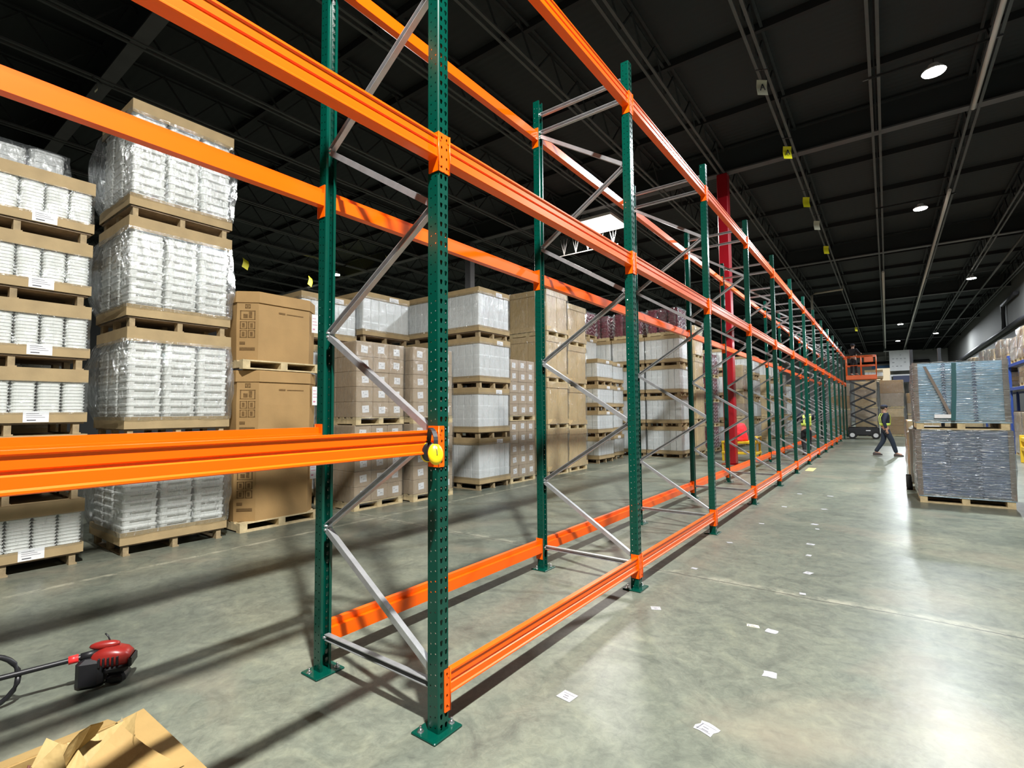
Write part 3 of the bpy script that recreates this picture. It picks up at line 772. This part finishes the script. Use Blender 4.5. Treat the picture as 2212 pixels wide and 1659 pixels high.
stack('maroon', -3.5, 18.1, 1.15, 1.15, [.95]*4, 'maroon wrapped pallet with pale chevrons', 'the maroon pile by the column', 'pallet of bundles', 'pallets of maroon bundles')
for n, (xx, yy, st, hs) in enumerate([(-3.4, 20.3, 'white', [1.04]*4), (-3.2, 22.2, 'mixed', [1.2]*3), (-3.1, 24.2, 'white', [1.04]*4), (-3.0, 26.4, 'tan', [1.12]*3), (-2.9, 28.6, 'white', [1.04]*4), (-2.9, 30.8, 'mixed', [1.2]*3), (-2.9, 33.2, 'white', [1.04]*3)]):
    stack(st, xx, yy, 1.15 if st != 'white' else 1.2, 1.15 if st == 'mixed' else (1.0 if st == 'tan' else 1.1), hs, {'white':'pallet of white sleeves','mixed':'wrapped pallet of mixed cartons','tan':'wrapped pallet of tan boxes'}[st],
          'the %s pile beyond the maroon pile' % ['first','second','third','fourth','fifth','sixth','seventh'][n], 'pallet load', 'pallets beyond the maroon pile', 1+n if st == 'mixed' else 1)

# far end of the aisle
fx = [(-1.0, 'mixed', [1.5, 1.6]), (0.32, 'mixed', [1.6, 1.6]), (1.54, 'mixed', [1.6, 1.62]), (2.76, 'mixed', [1.2, 1.25])]
for n, (xx, st, hs) in enumerate(fx):
    z = 0
    for i, h in enumerate(hs):
        load(st, xx+1.12, 34.3, z, 1.08, 1.1, h, 'brown wrapped cartons at the aisle end, %s one of the %s pile from left' % (['lower','upper'][i], ['first','second','third','fourth'][n]), 'pallet of cartons', 'carton pallets at the aisle end', 10+n*2+i)
        z += h
load('white', 1.75, 34.4, 3.235, .85, .9, .62, 'small white bundle on top of the far brown cartons', 'pallet load', 'carton pallets at the aisle end', 3)

# right: stack of wrapped blue-grey trays
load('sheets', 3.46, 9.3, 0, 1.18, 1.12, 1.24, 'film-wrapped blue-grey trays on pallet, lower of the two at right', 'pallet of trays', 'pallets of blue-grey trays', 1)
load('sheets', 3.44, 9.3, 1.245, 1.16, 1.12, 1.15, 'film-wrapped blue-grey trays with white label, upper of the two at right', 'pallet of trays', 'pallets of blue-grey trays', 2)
def band_strip(mb, pts, w, y):
    for i in range(len(pts)-1):
        (x0, z0), (x1, z1) = pts[i], pts[i+1]; i0 = len(mb.v)
        for yy in (y, y-.004): mb.v += [(x0-w, yy, z0), (x0+w, yy, z0), (x1+w, yy, z1), (x1-w, yy, z1)]
        for f in ((0,1,2,3),(4,5,6,7),(0,1,5,4),(1,2,6,5),(2,3,7,6),(3,0,4,7)): mb.face([i0+k for k in f])
s_ = MB(); band_strip(s_, [(2.42, 2.32), (2.60, 1.85), (2.74, 1.45)], .022, 9.235); tag(s_.build('packing_strap', CORNER), 'slanting brown strap across the upper blue-grey tray pallet', 'strap')
s_ = MB(); band_strip(s_, [(2.80, 2.36), (2.79, 1.9), (2.76, 1.4)], .03, 9.225); tag(s_.build('packing_strap', mat('teal_strap', (0.02,0.10,0.11), 0.4)), 'upright dark teal strap on the upper blue-grey tray pallet', 'strap')
tag(MB().box(2.52, 2.78, 9.225, 9.23, 1.44, 1.50).build('paper_label', PAPER), 'white label stuck low on the upper blue-grey tray pallet', 'label')
# pallet truck and brown load behind it
load('mixed', 3.42, 11.9, 0, 1.2, 1.15, 1.35, 'brown cartons partly hidden behind the blue-grey tray pallets', 'pallet of cartons', None, 40)
tr = empty('pallet_stacker', (0,0,0)); tag(tr, 'lift truck hidden behind tray pallets, its wheel and mast showing at left', 'lift truck')
MB().bbox(2.22, 2.75, 10.75, 11.45, .12, 1.25, .05).build('body', mat('truck_grey', (0.2,0.19,0.16), .5, 0, .1, 4), tr)
for xx in (2.30, 2.72): MB().box(xx-.025, xx+.025, 10.62, 10.70, .1, 2.75).build('mast', BLACKM, tr)
MB().box(2.30, 2.72, 10.62, 10.70, 2.2, 2.27).box(2.30, 2.72, 10.62, 10.70, .6, .7).build('mast_crossbar', BLACKM, tr)
for yy in (10.95, 11.3): MB().cyl((2.14, yy, .13), .13, .09, 20, 'x').build('wheel', RUBBER, tr)
MB().cyl((2.75, 11.1, .13), .13, .09, 20, 'x').build('wheel', RUBBER, tr)

# blue pallet racking along the right wall
def blue_bay(y0, n):
    r = empty('blue_rack', (0, y0, 0)); tag(r, 'blue steel storage rack by the right wall, %s bay' % ORD[n], 'rack', 'blue racks by the right wall')
    for yy in (0, 2.7):
        for xx in (5.35, 6.35): MB().bbox(xx-.04, xx+.04, yy-.04, yy+.04, 0, 3.4, .005).build('upright', BLUEM, r)
    for z in (2.28, 3.08):
        for xx in (5.33, 6.37): MB().bbox(xx-.03, xx+.03, .04, 2.66, z-.1, z, .005).build('shelf_beam', BLUEM, r)
        MB().box(5.36, 6.34, .04, 2.66, z-.02, z).build('shelf_deck', GALV, r)
nn = 0
for k in range(7):
    y0 = 17.0+2.78*k; blue_bay(y0, k)
    for q in range(2):
        yy = y0+.12+1.27*q
        for z, hh, nm in ((3.085, 1.0, 'top shelf'), (2.285, .62, 'middle shelf'), (0, 1.45, 'floor')):
            if z == 2.285 and (k+q) % 3 == 2: continue
            st = 'mixed'
            load(st, 6.36, yy, z, 1.0, 1.1, hh if z != 3.085 else .85+.1*((k*2+q) % 3), 'wrapped cartons on the %s of the %s blue rack bay, %s place' % (nm, ORD[k], ['near','far'][q]), 'pallet of cartons', 'cartons on the blue racks', 50+(k*2+q) % 4)
# yellow bin low at the right edge
yb = empty('yellow_bollard_guard', (5.0, 18.0, 0)); tag(yb, 'yellow steel rack guard at the foot of the blue rack', 'rack guard')
for zz in (.35, .62): MB().bbox(-.04, .04, -.6, .9, zz, zz+.12, .01).build('rail', YELM, yb)
for yy in (-.5, .8): MB().bbox(-.05, .05, yy-.05, yy+.05, 0, .8, .01).build('post', YELM, yb)

# ------------------------------------------------------------------ ear muffs on the nearest post
em = empty('ear_muffs', (0.085, -0.132, 1.522)); tag(em, 'yellow and black ear muffs hooked over the waist-high beam end', 'ear muffs')
hb = MB(); pts = []
for i in range(17):
    t = pi*i/16; pts.append((0.0+.004*sin(t*3), -.066*cos(t), -.085+.095*sin(t)))
rg = [[(p[0]+a, p[1]*(1+b*8), p[2]+b) for a, b in ((-.011,-.003),(.011,-.003),(.011,.003),(-.011,.003))] for p in pts]
hb.loft(rg, False); hb.build('headband', BLACK, em)
for s in (-1, 1):
    M = Matrix.Rotation(s*0.22, 3, 'X')
    cup = MB(); cup.sphere((0, s*.068, -.112), .038, .024, .052, 22, 14, M); cup.build('ear_cup', YELP, em)
    cu = MB(); cu.sphere((0, s*.046, -.108), .037, .014, .050, 18, 10, M); cu.build('cushion', BLACK, em)
    wi = MB(); wi.tube([(0, s*.066, -.075), (.0, s*.082, -.075), (0, s*.094, -.112)], .003, 6); wi.build('wire_arm', BOLT, em)
em.rotation_euler = (0, 0, radians(62))

# ------------------------------------------------------------------ hanging tags
tm_y = mat('yellow_card', (0.85, 0.78, 0.02), 0.5); tm_w = mat('cream_card', (0.62, 0.60, 0.45), 0.6)
tags = [(0.05, 9.41, tm_w, 'cream aisle card with black letter A hanging by the ceiling joist', True),
        (0.05, 12.74, tm_y, 'yellow aisle card with black letter hanging near the girder', True),
        (0.04, 16.69, tm_y, 'yellow aisle card hanging just past the red column top', False),
        (0.08, 19.31, tm_w, 'cream aisle card hanging beyond the first girder', False),
        (0.08, 22.87, tm_y, 'small yellow aisle card hanging farther down the joist', False),
        (-20.78, 8.81, tm_y, 'yellow card on dark ceiling above the brown bins, left one', False),
        (-20.78, 11.95, tm_y, 'yellow card on dark ceiling above the brown bins, right one', False),
        (-15.10, 12.03, tm_y, 'yellow card seen beside a slanting brace', False),
        (-11.32, 1.18, tm_w, 'tiny pale card high above the left tub piles', False),
        (0.04, 49.5, tm_y, 'yellow card far down the aisle ceiling', False)]
KIDS_CARD = []
for x, y, m, lab, txt in tags:
    zc = {5: 8.24, 6: 8.1, 7: 8.04, 8: 8.5}.get(len(KIDS_CARD), 8.3); KIDS_CARD.append(1)
    r = empty('aisle_card', (x, y, zc)); tag(r, lab, 'card', 'cards hanging from the ceiling')
    w, h = (.11, .17) if x > -5 else (.22, .15)
    if x < -12: w, h = .30, .20
    if x < -8 and x > -12: w, h = .03, .06
    c = MB(); rings = []
    for j in range(7):
        z = h-2*h*j/6; rings.append([(-w+2*w*i/4, .03*sin(j*.7)+.01*i-.02, z) for i in range(5)])
    c.loft(rings, True, False, False)
    c.loft([[(p[0], p[1]+.003, p[2]) for p in rg2] for rg2 in rings], True, False, False)
    c.build('card', m, r)
    MB().tube([(0, .01, h-.02), (0, .01, 8.702-zc)], .003, 5).build('string', BLACKM, r)
    MB().box(-.12, .12, -.005, .025, 8.69-zc, 8.703-zc).build('clip', BLACKM, r)
    if txt:
        t = MB()
        t.tube([(-.045, -.035, -.07), (0, -.015, .07)], .012, 5); t.tube([(.045, -.035, -.07), (0, -.015, .07)], .012, 5); t.tube([(-.025, -.028, -.015), (.025, -.028, -.015)], .009, 5)
        t.build('letter', INK, r)
    r.rotation_euler = (0, 0, .5 if x > -5 else -.9)

# ------------------------------------------------------------------ floor labels
FL = [(0.37,0.65,.055,.05,1), (1.09,0.81,.06,.055,2), (1.25,1.57,.045,.045,0), (0.31,2.17,.045,.04,1), (1.02,2.26,.05,.03,2), (1.15,2.24,.045,.04,0), (0.25,3.40,.035,.03,0), (1.2,3.89,.04,.05,1),
      (1.23,3.22,.03,.03,0), (0.29,4.66,.04,.03,0), (0.4,5.99,.04,.03,0), (1.09,5.12,.05,.04,1), (1.13,4.58,.03,.04,0), (1.01,6.35,.05,.05,0), (1.07,6.05,.03,.03,0), (1.01,7.67,.05,.04,0), (0.46,7.54,.05,.04,0), (0.49,9.12,.05,.04,0), (0.98,9.14,.06,.04,0)]
FLL = ['crisp white paper label on floor just right of the nearest frame', 'crumpled white paper label on floor, nearest of all', 'white torn label on floor right of the nearest frame', 'white label on floor beside the second frame',
       'faded yellowish paper scrap on floor next to a whiter one', 'white torn label on floor beside the faded scrap', 'small white label on floor just past the floor joint, by the rack', 'long pale label on floor past the floor joint', 'small white label lying on the floor joint']
INKG = mat('grey_ink', (.13,.13,.15), .7)
FPAPER = mat('floor_paper', (0.37, 0.37, 0.38), .6, 0, .06, 30)
for i, (x, y, a, b2, kk) in enumerate(FL):
    r = empty('floor_label', (x, y, 0), [-.12, -.3, .1, .5, .2, -.1][i % 6])
    lab = FLL[i] if i < len(FLL) else '%s white label on the floor aisle, counted away from the floor joint' % ORD[i-9+1]
    if i == 9: lab = 'first white label beside the rack beyond the floor joint'
    tag(r, lab, 'label', 'paper labels stuck on the floor')
    c = MB(); rg = random.Random(i); a *= .85; b2 *= .85; J = 0 if kk == 1 else .16
    base = [(-1,-1),(-.3,-1),(.4,-1),(1,-1),(1,-.3),(1,.4),(1,1),(.3,1),(-.4,1),(-1,1),(-1,.3),(-1,-.4)]
    pts = [(a*u*(1+J*rg.uniform(-1,.5)), b2*v*(1+J*rg.uniform(-1,.5))) for u, v in base]
    c.loft([[(p[0], p[1], .001) for p in pts], [(p[0], p[1], .0025) for p in pts]], False)
    c.build('paper', FPAPER if i != 4 else tm_w, r)
    if kk:
        q = MB(); q.box(-a*.8, a*.8, b2*.45, b2*.5, .0025, .003).box(-a*.3, a*.4, -b2*.5, -b2*.38, .0025, .003).box(-a*.4, a*.2, -.002, .003, .0025, .003)
        if kk == 2: q.box(-a*.7, -a*.6, -b2*.8, b2*.5, .0025, .003).box(-a*.8, a*.7, -b2*.65, -b2*.58, .0025, .003)
        q.build('print', INKG, r)
tag(MB().box(.10, .28, 13.3, 14.1, .0005, .002).build('floor_tape', mat('yellow_tape', (.7,.62,.2), .6, 0, .2, 12)), 'faded yellow tape mark on the floor beside the far frames', 'tape')

# ------------------------------------------------------------------ power tool with pole
pt = empty('power_tool', (-1.98, -.86, 0), 0.0); tag(pt, 'red and black motor tool with black pole and loop handle on floor', 'power tool')
M = Matrix.Rotation(-.55, 4, 'Z') @ Matrix.Scale(1.12, 4)
MP = Matrix.Rotation(-.24, 4, 'Z')
def TT(mb): mb.v = [tuple(M @ Vector(p)) for p in mb.v]; return mb
b = MB(); b.bbox(-.06, .07, -.10, .02, .0, .15, .02); TT(b).build('battery', BLACK, pt)
b = MB(); b.bbox(-.055, .065, .02, .13, .055, .10, .015).bbox(-.05, .06, .03, .12, .005, .05, .012); TT(b).build('motor_base', BLACK, pt)
b = MB(); rings = []
for yy, w, zl, zh in ((-.045,.030,.105,.150), (-.03,.050,.090,.172), (.02,.060,.085,.190), (.07,.064,.085,.186), (.11,.056,.085,.172), (.135,.040,.090,.150)):
    zc = (zl+zh)/2; hz = (zh-zl)/2
    rings.append([(.005+w*math.copysign(abs(cos(a))**.7, cos(a)), yy, zc+hz*math.copysign(abs(sin(a))**.7, sin(a))) for a in [2*pi*i/20 for i in range(20)]])
b.loft(rings, True); TT(b).build('motor_housing', REDP, pt)
b = MB()
for k in range(5): b.bbox(.055, .074, .0+.02*k, .010+.02*k, .105, .150, .002)
TT(b).build('vent_grille', BLACK, pt)
b = MB(); b.bbox(-.052, .062, .128, .146, .080, .128, .006); TT(b).build('end_bumper', BLACK, pt)
b = MB(); b.sphere((.0, .01, .195), .026, .07, .022, 14, 8); TT(b).build('grip_cover', REDP, pt)
b = MB(); b.tube([(0, .04, .19), (-.01, .02, .235), (-.015, .005, .25)], .004, 6); TT(b).build('guard_wire', BLACK, pt)
def TP(mb): mb.v = [tuple(MP @ Vector(p)) for p in mb.v]; return mb
b = MB(); b.tube([(.01, .0, .19), (0, -.12, .175), (0, -.45, .17), (0, -1.3, .165)], .015, 12); TP(b).build('pole', BLACK, pt)
b = MB(); b.tube([(0, -.11, .176), (0, -.155, .174)], .023, 14); TP(b).build('collar', mat('bright_red', (.8,.03,.03), .4), pt)
b = MB(); b.tube([(.005, -.02, .185), (.0, -.10, .178)], .021, 12); TP(b).build('clamp', BLACKM, pt)
b = MB(); pts = []
for i in range(25):
    t = 2*pi*i/24; pts.append((-.005, -.50+.135*cos(t), .155+.140*sin(t)))
b.tube(pts, .0135, 10); TP(b).build('loop_handle', BLACK, pt)

# ------------------------------------------------------------------ open cardboard box of scraps, near left
cb = empty('cardboard_box', (0,0,0)); tag(cb, 'open cardboard box full of torn kraft scraps at bottom left', 'cardboard box')
BX = mat('box_board', (0.33, 0.215, 0.075), .75, 0, .08, 6, .1, 30); SCR = mat('kraft_paper', (0.38, 0.27, 0.105), .7, 0, .1, 9, .5, 12)
x0, x1, y0, y1, H = -.86, -.16, -1.82, -1.10, .27
b = MB(); t = .006
b.box(x0, x0+t, y0, y1, 0, H).box(x1-t, x1, y0, y1, 0, H).box(x0, x1, y0, y0+t, 0, H).box(x0, x1, y1-t, y1, 0, H).box(x0, x1, y0, y1, 0, .01); b.build('box_body', BX, cb)
def flap(p, q, dirv, w, name='flap'):
    b = MB(); p = Vector(p); q = Vector(q); d = Vector(dirv).normalized()*w; n = (q-p).cross(d).normalized()*.005
    i0 = 0; b.v = [tuple(v) for v in (p, q, q+d, p+d, p+n, q+n, q+d+n, p+d+n)]
    for f in ((0,3,2,1),(4,5,6,7),(0,1,5,4),(1,2,6,5),(2,3,7,6),(3,0,4,7)): b.face(f)
    b.build(name, BX, cb)
flap((x0, y1, H), (x1, y1, H), (0, 1, .12), .10); flap((x0, y0, H), (x0, y1, H), (-1, 0, -.25), .12)
flap((x1, y0, H), (x1, y1, H), (1, 0, .1), .2)
rg = random.Random(11)
def scrap(cx, cy, cz, w, h, rx, ry, rz, name='scrap', m=None, curl=.05):
    b = MB(); n = 5; R = Euler((rx, ry, rz)).to_matrix(); rings = []
    for j in range(n+1):
        row = []
        for i in range(n+1):
            u, v = i/n-.5, j/n-.5
            z = curl*(u*u*3-.2)+curl*.5*sin(3*v+2*u)+.004*rg.uniform(-1,1)
            row.append(R @ Vector((w*u*(1+.25*v), h*v*(1-.15*u), z))+Vector((cx, cy, cz)))
        rings.append(row)
    b.loft(rings, False, False, False); b.loft([[p+Vector((0,0,-.004)) for p in r] for r in rings], False, False, False)
    b.build(name, m or BX, cb)
scrap(-.42, -1.22, .27, .34, .26, .25, .15, .3); scrap(-.28, -1.32, .28, .30, .30, -.15, .25, .9)
scrap(-.60, -1.20, .28, .20, .22, .5, -.3, 1.2, m=SCR); scrap(-.68, -1.34, .26, .26, .22, .1, -.3, .5, m=SCR, curl=.12)
scrap(-.55, -1.42, .27, .25, .22, -.3, .4, 2.0, m=SCR, curl=.14); scrap(-.45, -1.46, .28, .26, .24, .2, .5, .1, m=SCR, curl=.1)
scrap(-.30, -1.56, .27, .3, .26, -.2, -.2, .6); scrap(-.68, -1.6, .25, .28, .3, .1, .1, .2)
scrap(-.66, -1.16, .30, .11, .07, .4, .2, -.3, m=mat('pale_scrap', (.5,.42,.26), .7))
MB().box(x0+.01, x1-.01, y0+.01, y1-.01, .012, .17).build('packed_scraps', SCR, cb)
for k in range(3):
    b = MB(); b.tube([(-.66+.03*k, -1.44, .24), (-.69+.02*k, -1.41, .33)], .005, 6); b.build('twig_tie', mat('brown_tie', (.10,.03,.015), .7) if k == 0 else bpy.data.materials['brown_tie'], cb)

# ------------------------------------------------------------------ scissor lift
sl = empty('scissor_lift', (0.84, 31.0, 0)); tag(sl, 'black scissor lift with raised orange platform at the row end', 'scissor lift')
ORL = mat('lift_orange', (0.85, 0.14, 0.02), .4)
MB().bbox(-.68, .68, -.38, .38, .18, .62, .03).build('chassis', BLACKM, sl)
MB().box(.1, .3, -.395, -.385, .42, .47).build('decal', PAPER, sl)
for sx in (-.50, .52):
    for sy in (-.42, .36):
        w = MB(); w.cyl((sx, sy, .2), .2, .08, 24, 'y'); wo = w.build('wheel', RUBBER, sl)
        h = MB(); h.cyl((sx, sy-.005 if sy < 0 else sy+.005, .2), .11, .08, 20, 'y'); h.build('hub', WHITEM, wo)
n = 4; z0, z1 = .66, 3.1; dz = (z1-z0)/n
for k in range(n):
    for sy in (-.34, .34):
        for (xa, xb) in ((-.54, .56), (.56, -.54)):
            a = MB(); a.extrude([(-.035,-.062),(.035,-.062),(.035,.062),(-.035,.062)], (xa, sy+(.04 if xa < 0 else -.04), z0+dz*k+.02), (xb, sy+(.04 if xa < 0 else -.04), z0+dz*(k+1)-.02), (0,1,0)); a.build('scissor_arm', BLACKM, sl)
    MB().tube([(.56, -.38, z0+dz*k), (.56, .38, z0+dz*k)], .03, 8).build('cross_tube', BLACKM, sl)
MB().bbox(-.68, .68, -.42, .42, 3.14, 3.38, .02).build('platform', ORL, sl)
for zz in (3.9, 4.4):
    for sy in (-.4, .4): MB().tube([(-.66, sy, zz), (.66, sy, zz)], .022, 8).build('guard_rail', ORL, sl)
    for sx in (-.66, .66): MB().tube([(sx, -.4, zz), (sx, .4, zz)], .022, 8).build('guard_rail', ORL, sl)
for sx in (-.66, 0, .66):
    for sy in (-.4, .4): MB().tube([(sx, sy, 3.36), (sx, sy, 4.42)], .022, 8).build('rail_post', ORL, sl)
MB().bbox(.15, .55, -.44, -.38, 4.05, 4.35, .02).build('control_panel', ORL, sl)

# ------------------------------------------------------------------ yellow cart with red jacket
yc = empty('yellow_cart', (-1.95, 15.3, 0)); tag(yc, 'low yellow steel cart standing behind the racks', 'cart')
for sx in (-.38, .55):
    for sy in (-.35, .35): MB().bbox(sx-.03, sx+.03, sy-.03, sy+.03, .0, .62, .006).build('leg', YELM, yc)
for zz in (.22, .55): MB().bbox(-.42, .6, -.39, .39, zz, zz+.07, .008).build('shelf', YELM, yc)
for sx in (.50, .6): MB().tube([(sx, -.3, .6), (sx, -.3, .75), (sx, .3, .75), (sx, .3, .6)], .02, 8).build('handle', YELM, yc)
RJ = mat('red_cloth', (.85, .02, .03), .7, 0, .12, 8, .4, 12)
b = MB(); rings = []
for j in range(9):
    t = j/8; z = .30+.72*t; rx, ry = .30*(1-.30*t**3), .34*(1-.25*t**3); rings.append([(-.02+rx*(1+.08*sin(5*a+j))*cos(a), -.05+ry*(1+.08*sin(4*a+2*j))*sin(a), z) for a in [2*pi*i/20 for i in range(20)]])
rings.append([(p[0]*.4, p[1]*.4-.03, 1.05) for p in rings[-1]])
b.loft(rings, True); jk = b.build('red_jacket', RJ, None, (-1.95, 15.3, 0.40)); jk.scale = (1.0, 1.0, .75); tag(jk, 'bright red jacket heaped on the yellow cart', 'jacket')

# ------------------------------------------------------------------ people
SKIN = mat('skin', (.45, .25, .17), .5); NAVY = mat('navy_cloth', (.012, .016, .035), .8); DARKC = mat('dark_trousers', (.012, .02, .035), .8)
BLK = mat('black_cloth', (.008, .008, .010), .85); LIME = mat('lime_vest', (.62, .75, .12), .6); HAIR = mat('dark_hair', (.02, .015, .012), .8); SHOE = mat('shoe_leather', (.05, .035, .03), .6)
def skin_obj(name, verts, edges, radii, m, parent, root=0, lv=2):
    me = bpy.data.meshes.new(name); me.from_pydata(verts, edges, []); me.materials.append(m)
    o = bpy.data.objects.new(name, me); COL.objects.link(o); addkid(parent, o)
    sk = o.modifiers.new('skin', 'SKIN'); sk.use_smooth_shade = True
    for i, r in enumerate(radii): me.skin_vertices[0].data[i].radius = r if isinstance(r, tuple) else (r, r)
    for i in range(len(verts)): me.skin_vertices[0].data[i].use_root = (i == root)
    s = o.modifiers.new('sub', 'SUBSURF'); s.levels = lv; s.render_levels = lv
    return o
def person(loc, rz, label, legs, arms, top, vest=True, cap=True, trouser=None, head_turn=0.0):
    # local frame: +Y forward, X to the person's right. legs: [(ankle_y, knee_y)] ; arms: [((ex,ey,ez),(wx,wy,wz))]
    r = empty('person', loc, rz); tag(r, label, 'person')
    V = []; E = []; Rd = []
    def add(p, rad, parent=None):
        V.append(p); Rd.append(rad); i = len(V)-1
        if parent is not None: E.append((parent, i))
        return i
    pel = add((0,0,.95), .115); sp = add((0,0,1.12), .105, pel); ch = add((0,.0,1.32), .125, sp); nb = add((0,0,1.46), .06, ch); hd0 = add((0,.01,1.53), .055, nb); hd1 = add((0,.02,1.60), (.078,.092), hd0); hd2 = add((0,.01,1.67), (.07,.08), hd1)
    LJ = []; AJ = []
    for s, (ay, ky, lift) in zip((-1, 1), legs):
        h = add((s*.09,0,.88), .088, pel); k = add((s*.10,ky,.50), .058, h); a = add((s*.10,ay,.10+lift), .038, k); t = add((s*.11,ay+.15,.05+lift), .034, a)
        LJ.append([(s*.09,0,.88), (s*.10,ky,.50), (s*.10,ay,.10+lift), (s*.11,ay+.15,.05+lift)])
    for s, (e_, w_) in zip((-1, 1), arms):
        sh = add((s*.19,0,1.40), .055, ch); e = add((s*e_[0], e_[1], e_[2]), .038, sh); w = add((s*w_[0], w_[1], w_[2]), .028, e)
        d = (Vector((s*w_[0], w_[1], w_[2]))-Vector((s*e_[0], e_[1], e_[2]))).normalized()
        hp = Vector((s*w_[0], w_[1], w_[2]))+d*.07; hnd = add(tuple(hp), (.034,.02), w)
        side = d.cross(Vector((1,0,0))).normalized()
        for q in range(4):
            o1 = hp+side*(q-1.5)*.018+d*.045; o2 = o1+d*(.03+.004*(1.5-abs(q-1.5)))+Vector((-s*.012,0,0))
            f1 = add(tuple(o1), .009, hnd); add(tuple(o2), .008, f1)
        th = hp+side*.04-d*.01; t1 = add(tuple(th), .010, hnd); add(tuple(th+d*.035+side*.01), .009, t1)
        AJ.append([(s*.19,0,1.40), (s*e_[0], e_[1], e_[2]), (s*w_[0], w_[1], w_[2])])
    skin_obj('body', V, E, Rd, SKIN, r)
    # face
    f = MB(); Mh = Matrix.Rotation(head_turn, 3, 'Z')
    f.sphere((0, .115, 1.595), .012, .016, .018, 8, 6); f.build('nose', SKIN, r)
    f = MB(); f.sphere((-.03, .098, 1.615), .010, .008, .007, 8, 6).sphere((.03, .098, 1.615), .010, .008, .007, 8, 6); f.build('eyes', BLK, r)
    f = MB(); f.sphere((0, .10, 1.560), .022, .008, .005, 8, 6); f.build('mouth', mat('lip', (.3,.1,.08), .5) if 'lip' not in bpy.data.materials else bpy.data.materials['lip'], r)
    f = MB(); f.sphere((-.088, .01, 1.60), .012, .02, .028, 8, 6).sphere((.088, .01, 1.60), .012, .02, .028, 8, 6); f.build('ears', SKIN, r)
    f = MB(); f.sphere((0, -.012, 1.645), .095, .102, .080, 16, 10); f.build('hair', HAIR, r)
    if cap:
        f = MB(); f.sphere((0, 0, 1.675), .098, .106, .062, 16, 8); f.bbox(-.07, .07, .07, .17, 1.655, 1.67, .006); f.build('cap', NAVY, r)
    # trousers
    V2 = [(0,0,1.0), (0,0,.93)]; E2 = [(0,1)]; R2 = [.14, .135]
    for L in LJ:
        i = len(V2); V2 += [L[0], L[1], (L[2][0], L[2][1], L[2][2]+.0)]; E2 += [(1,i),(i,i+1),(i+1,i+2)]; R2 += [.105, .078, .062]
    skin_obj('trousers', V2, E2, R2, trouser or DARKC, r, 1)
    V3 = [(0,0,1.02), (0,0,1.18), (0,0,1.34), (0,0,1.45)]; E3 = [(0,1),(1,2),(2,3)]; R3 = [.145, .145, .155, .075]
    for A in AJ:
        i = len(V3); V3 += [A[0], A[1], tuple(Vector(A[1]).lerp(Vector(A[2]), .85))]; E3 += [(2,i),(i,i+1),(i+1,i+2)]; R3 += [.078, .056, .046]
    skin_obj('shirt', V3, E3, R3, top, r, 2)
    for L in LJ:
        f = MB(); c = L[2]; zb = c[2]-.10; rings = []
        for (yy, w, h) in ((-.07,.03,.07), (-.04,.042,.10), (.05,.045,.095), (.13,.048,.06), (.19,.03,.04)):
            rings.append([(c[0]+w*cx_, c[1]+yy, zb+h*cz_) for cx_, cz_ in ((-1,0),(1,0),(1,.6),(.5,1),(-.5,1),(-1,.6))])
        f.loft(rings, False); f.build('shoe', SHOE, r)
    if vest:
        f = MB(); n = 24
        def ring(z, k): return [((.152+k)*cos(2*pi*i/n), (.132+k)*sin(2*pi*i/n), z) for i in range(n)]
        f.loft([ring(1.02, .0), ring(1.02, .008), ring(1.11, .008), ring(1.11, 0)], True, False)
        for s in (-1, 1):
            pts = [(s*.09, .122, 1.06), (s*.095, .135, 1.25), (s*.105, .118, 1.38), (s*.11, .03, 1.462), (s*.11, -.09, 1.42), (s*.095, -.138, 1.30), (s*.09, -.125, 1.06)]
            f.loft([[(p[0]-.035, p[1], p[2]), (p[0]+.035, p[1], p[2]), (p[0]+.035, p[1]*1.05, p[2]+.006), (p[0]-.035, p[1]*1.05, p[2]+.006)] for p in pts], False)
        f.build('safety_vest', LIME, r)
    return r
person((1.8, 19.4, 0), -pi/2+.25, 'walking person in dark clothes and lime safety vest crossing the aisle', [(-.28, -.04, .02), (.26, .16, 0)], [((.24, .05, 1.14), (.22, .14, .90)), ((.24, -.08, 1.14), (.24, -.02, .90))], NAVY)
person((-.42, 18.5, 0), .35, 'person in lime safety vest working inside the rack row', [(-.12, .02, 0), (.12, .10, 0)], [((.26, .16, 1.22), (.18, .36, 1.20)), ((.26, .16, 1.24), (.16, .36, 1.28))], NAVY, True, False, BLK)
person((.50, 31.0, 3.385), -.6, 'person in black standing on the raised lift platform', [(-.05, .02, 0), (.05, .06, 0)], [((.25, .14, 1.2), (.18, .34, 1.16)), ((.25, .14, 1.2), (.18, .34, 1.2))], BLK, False, True, BLK)
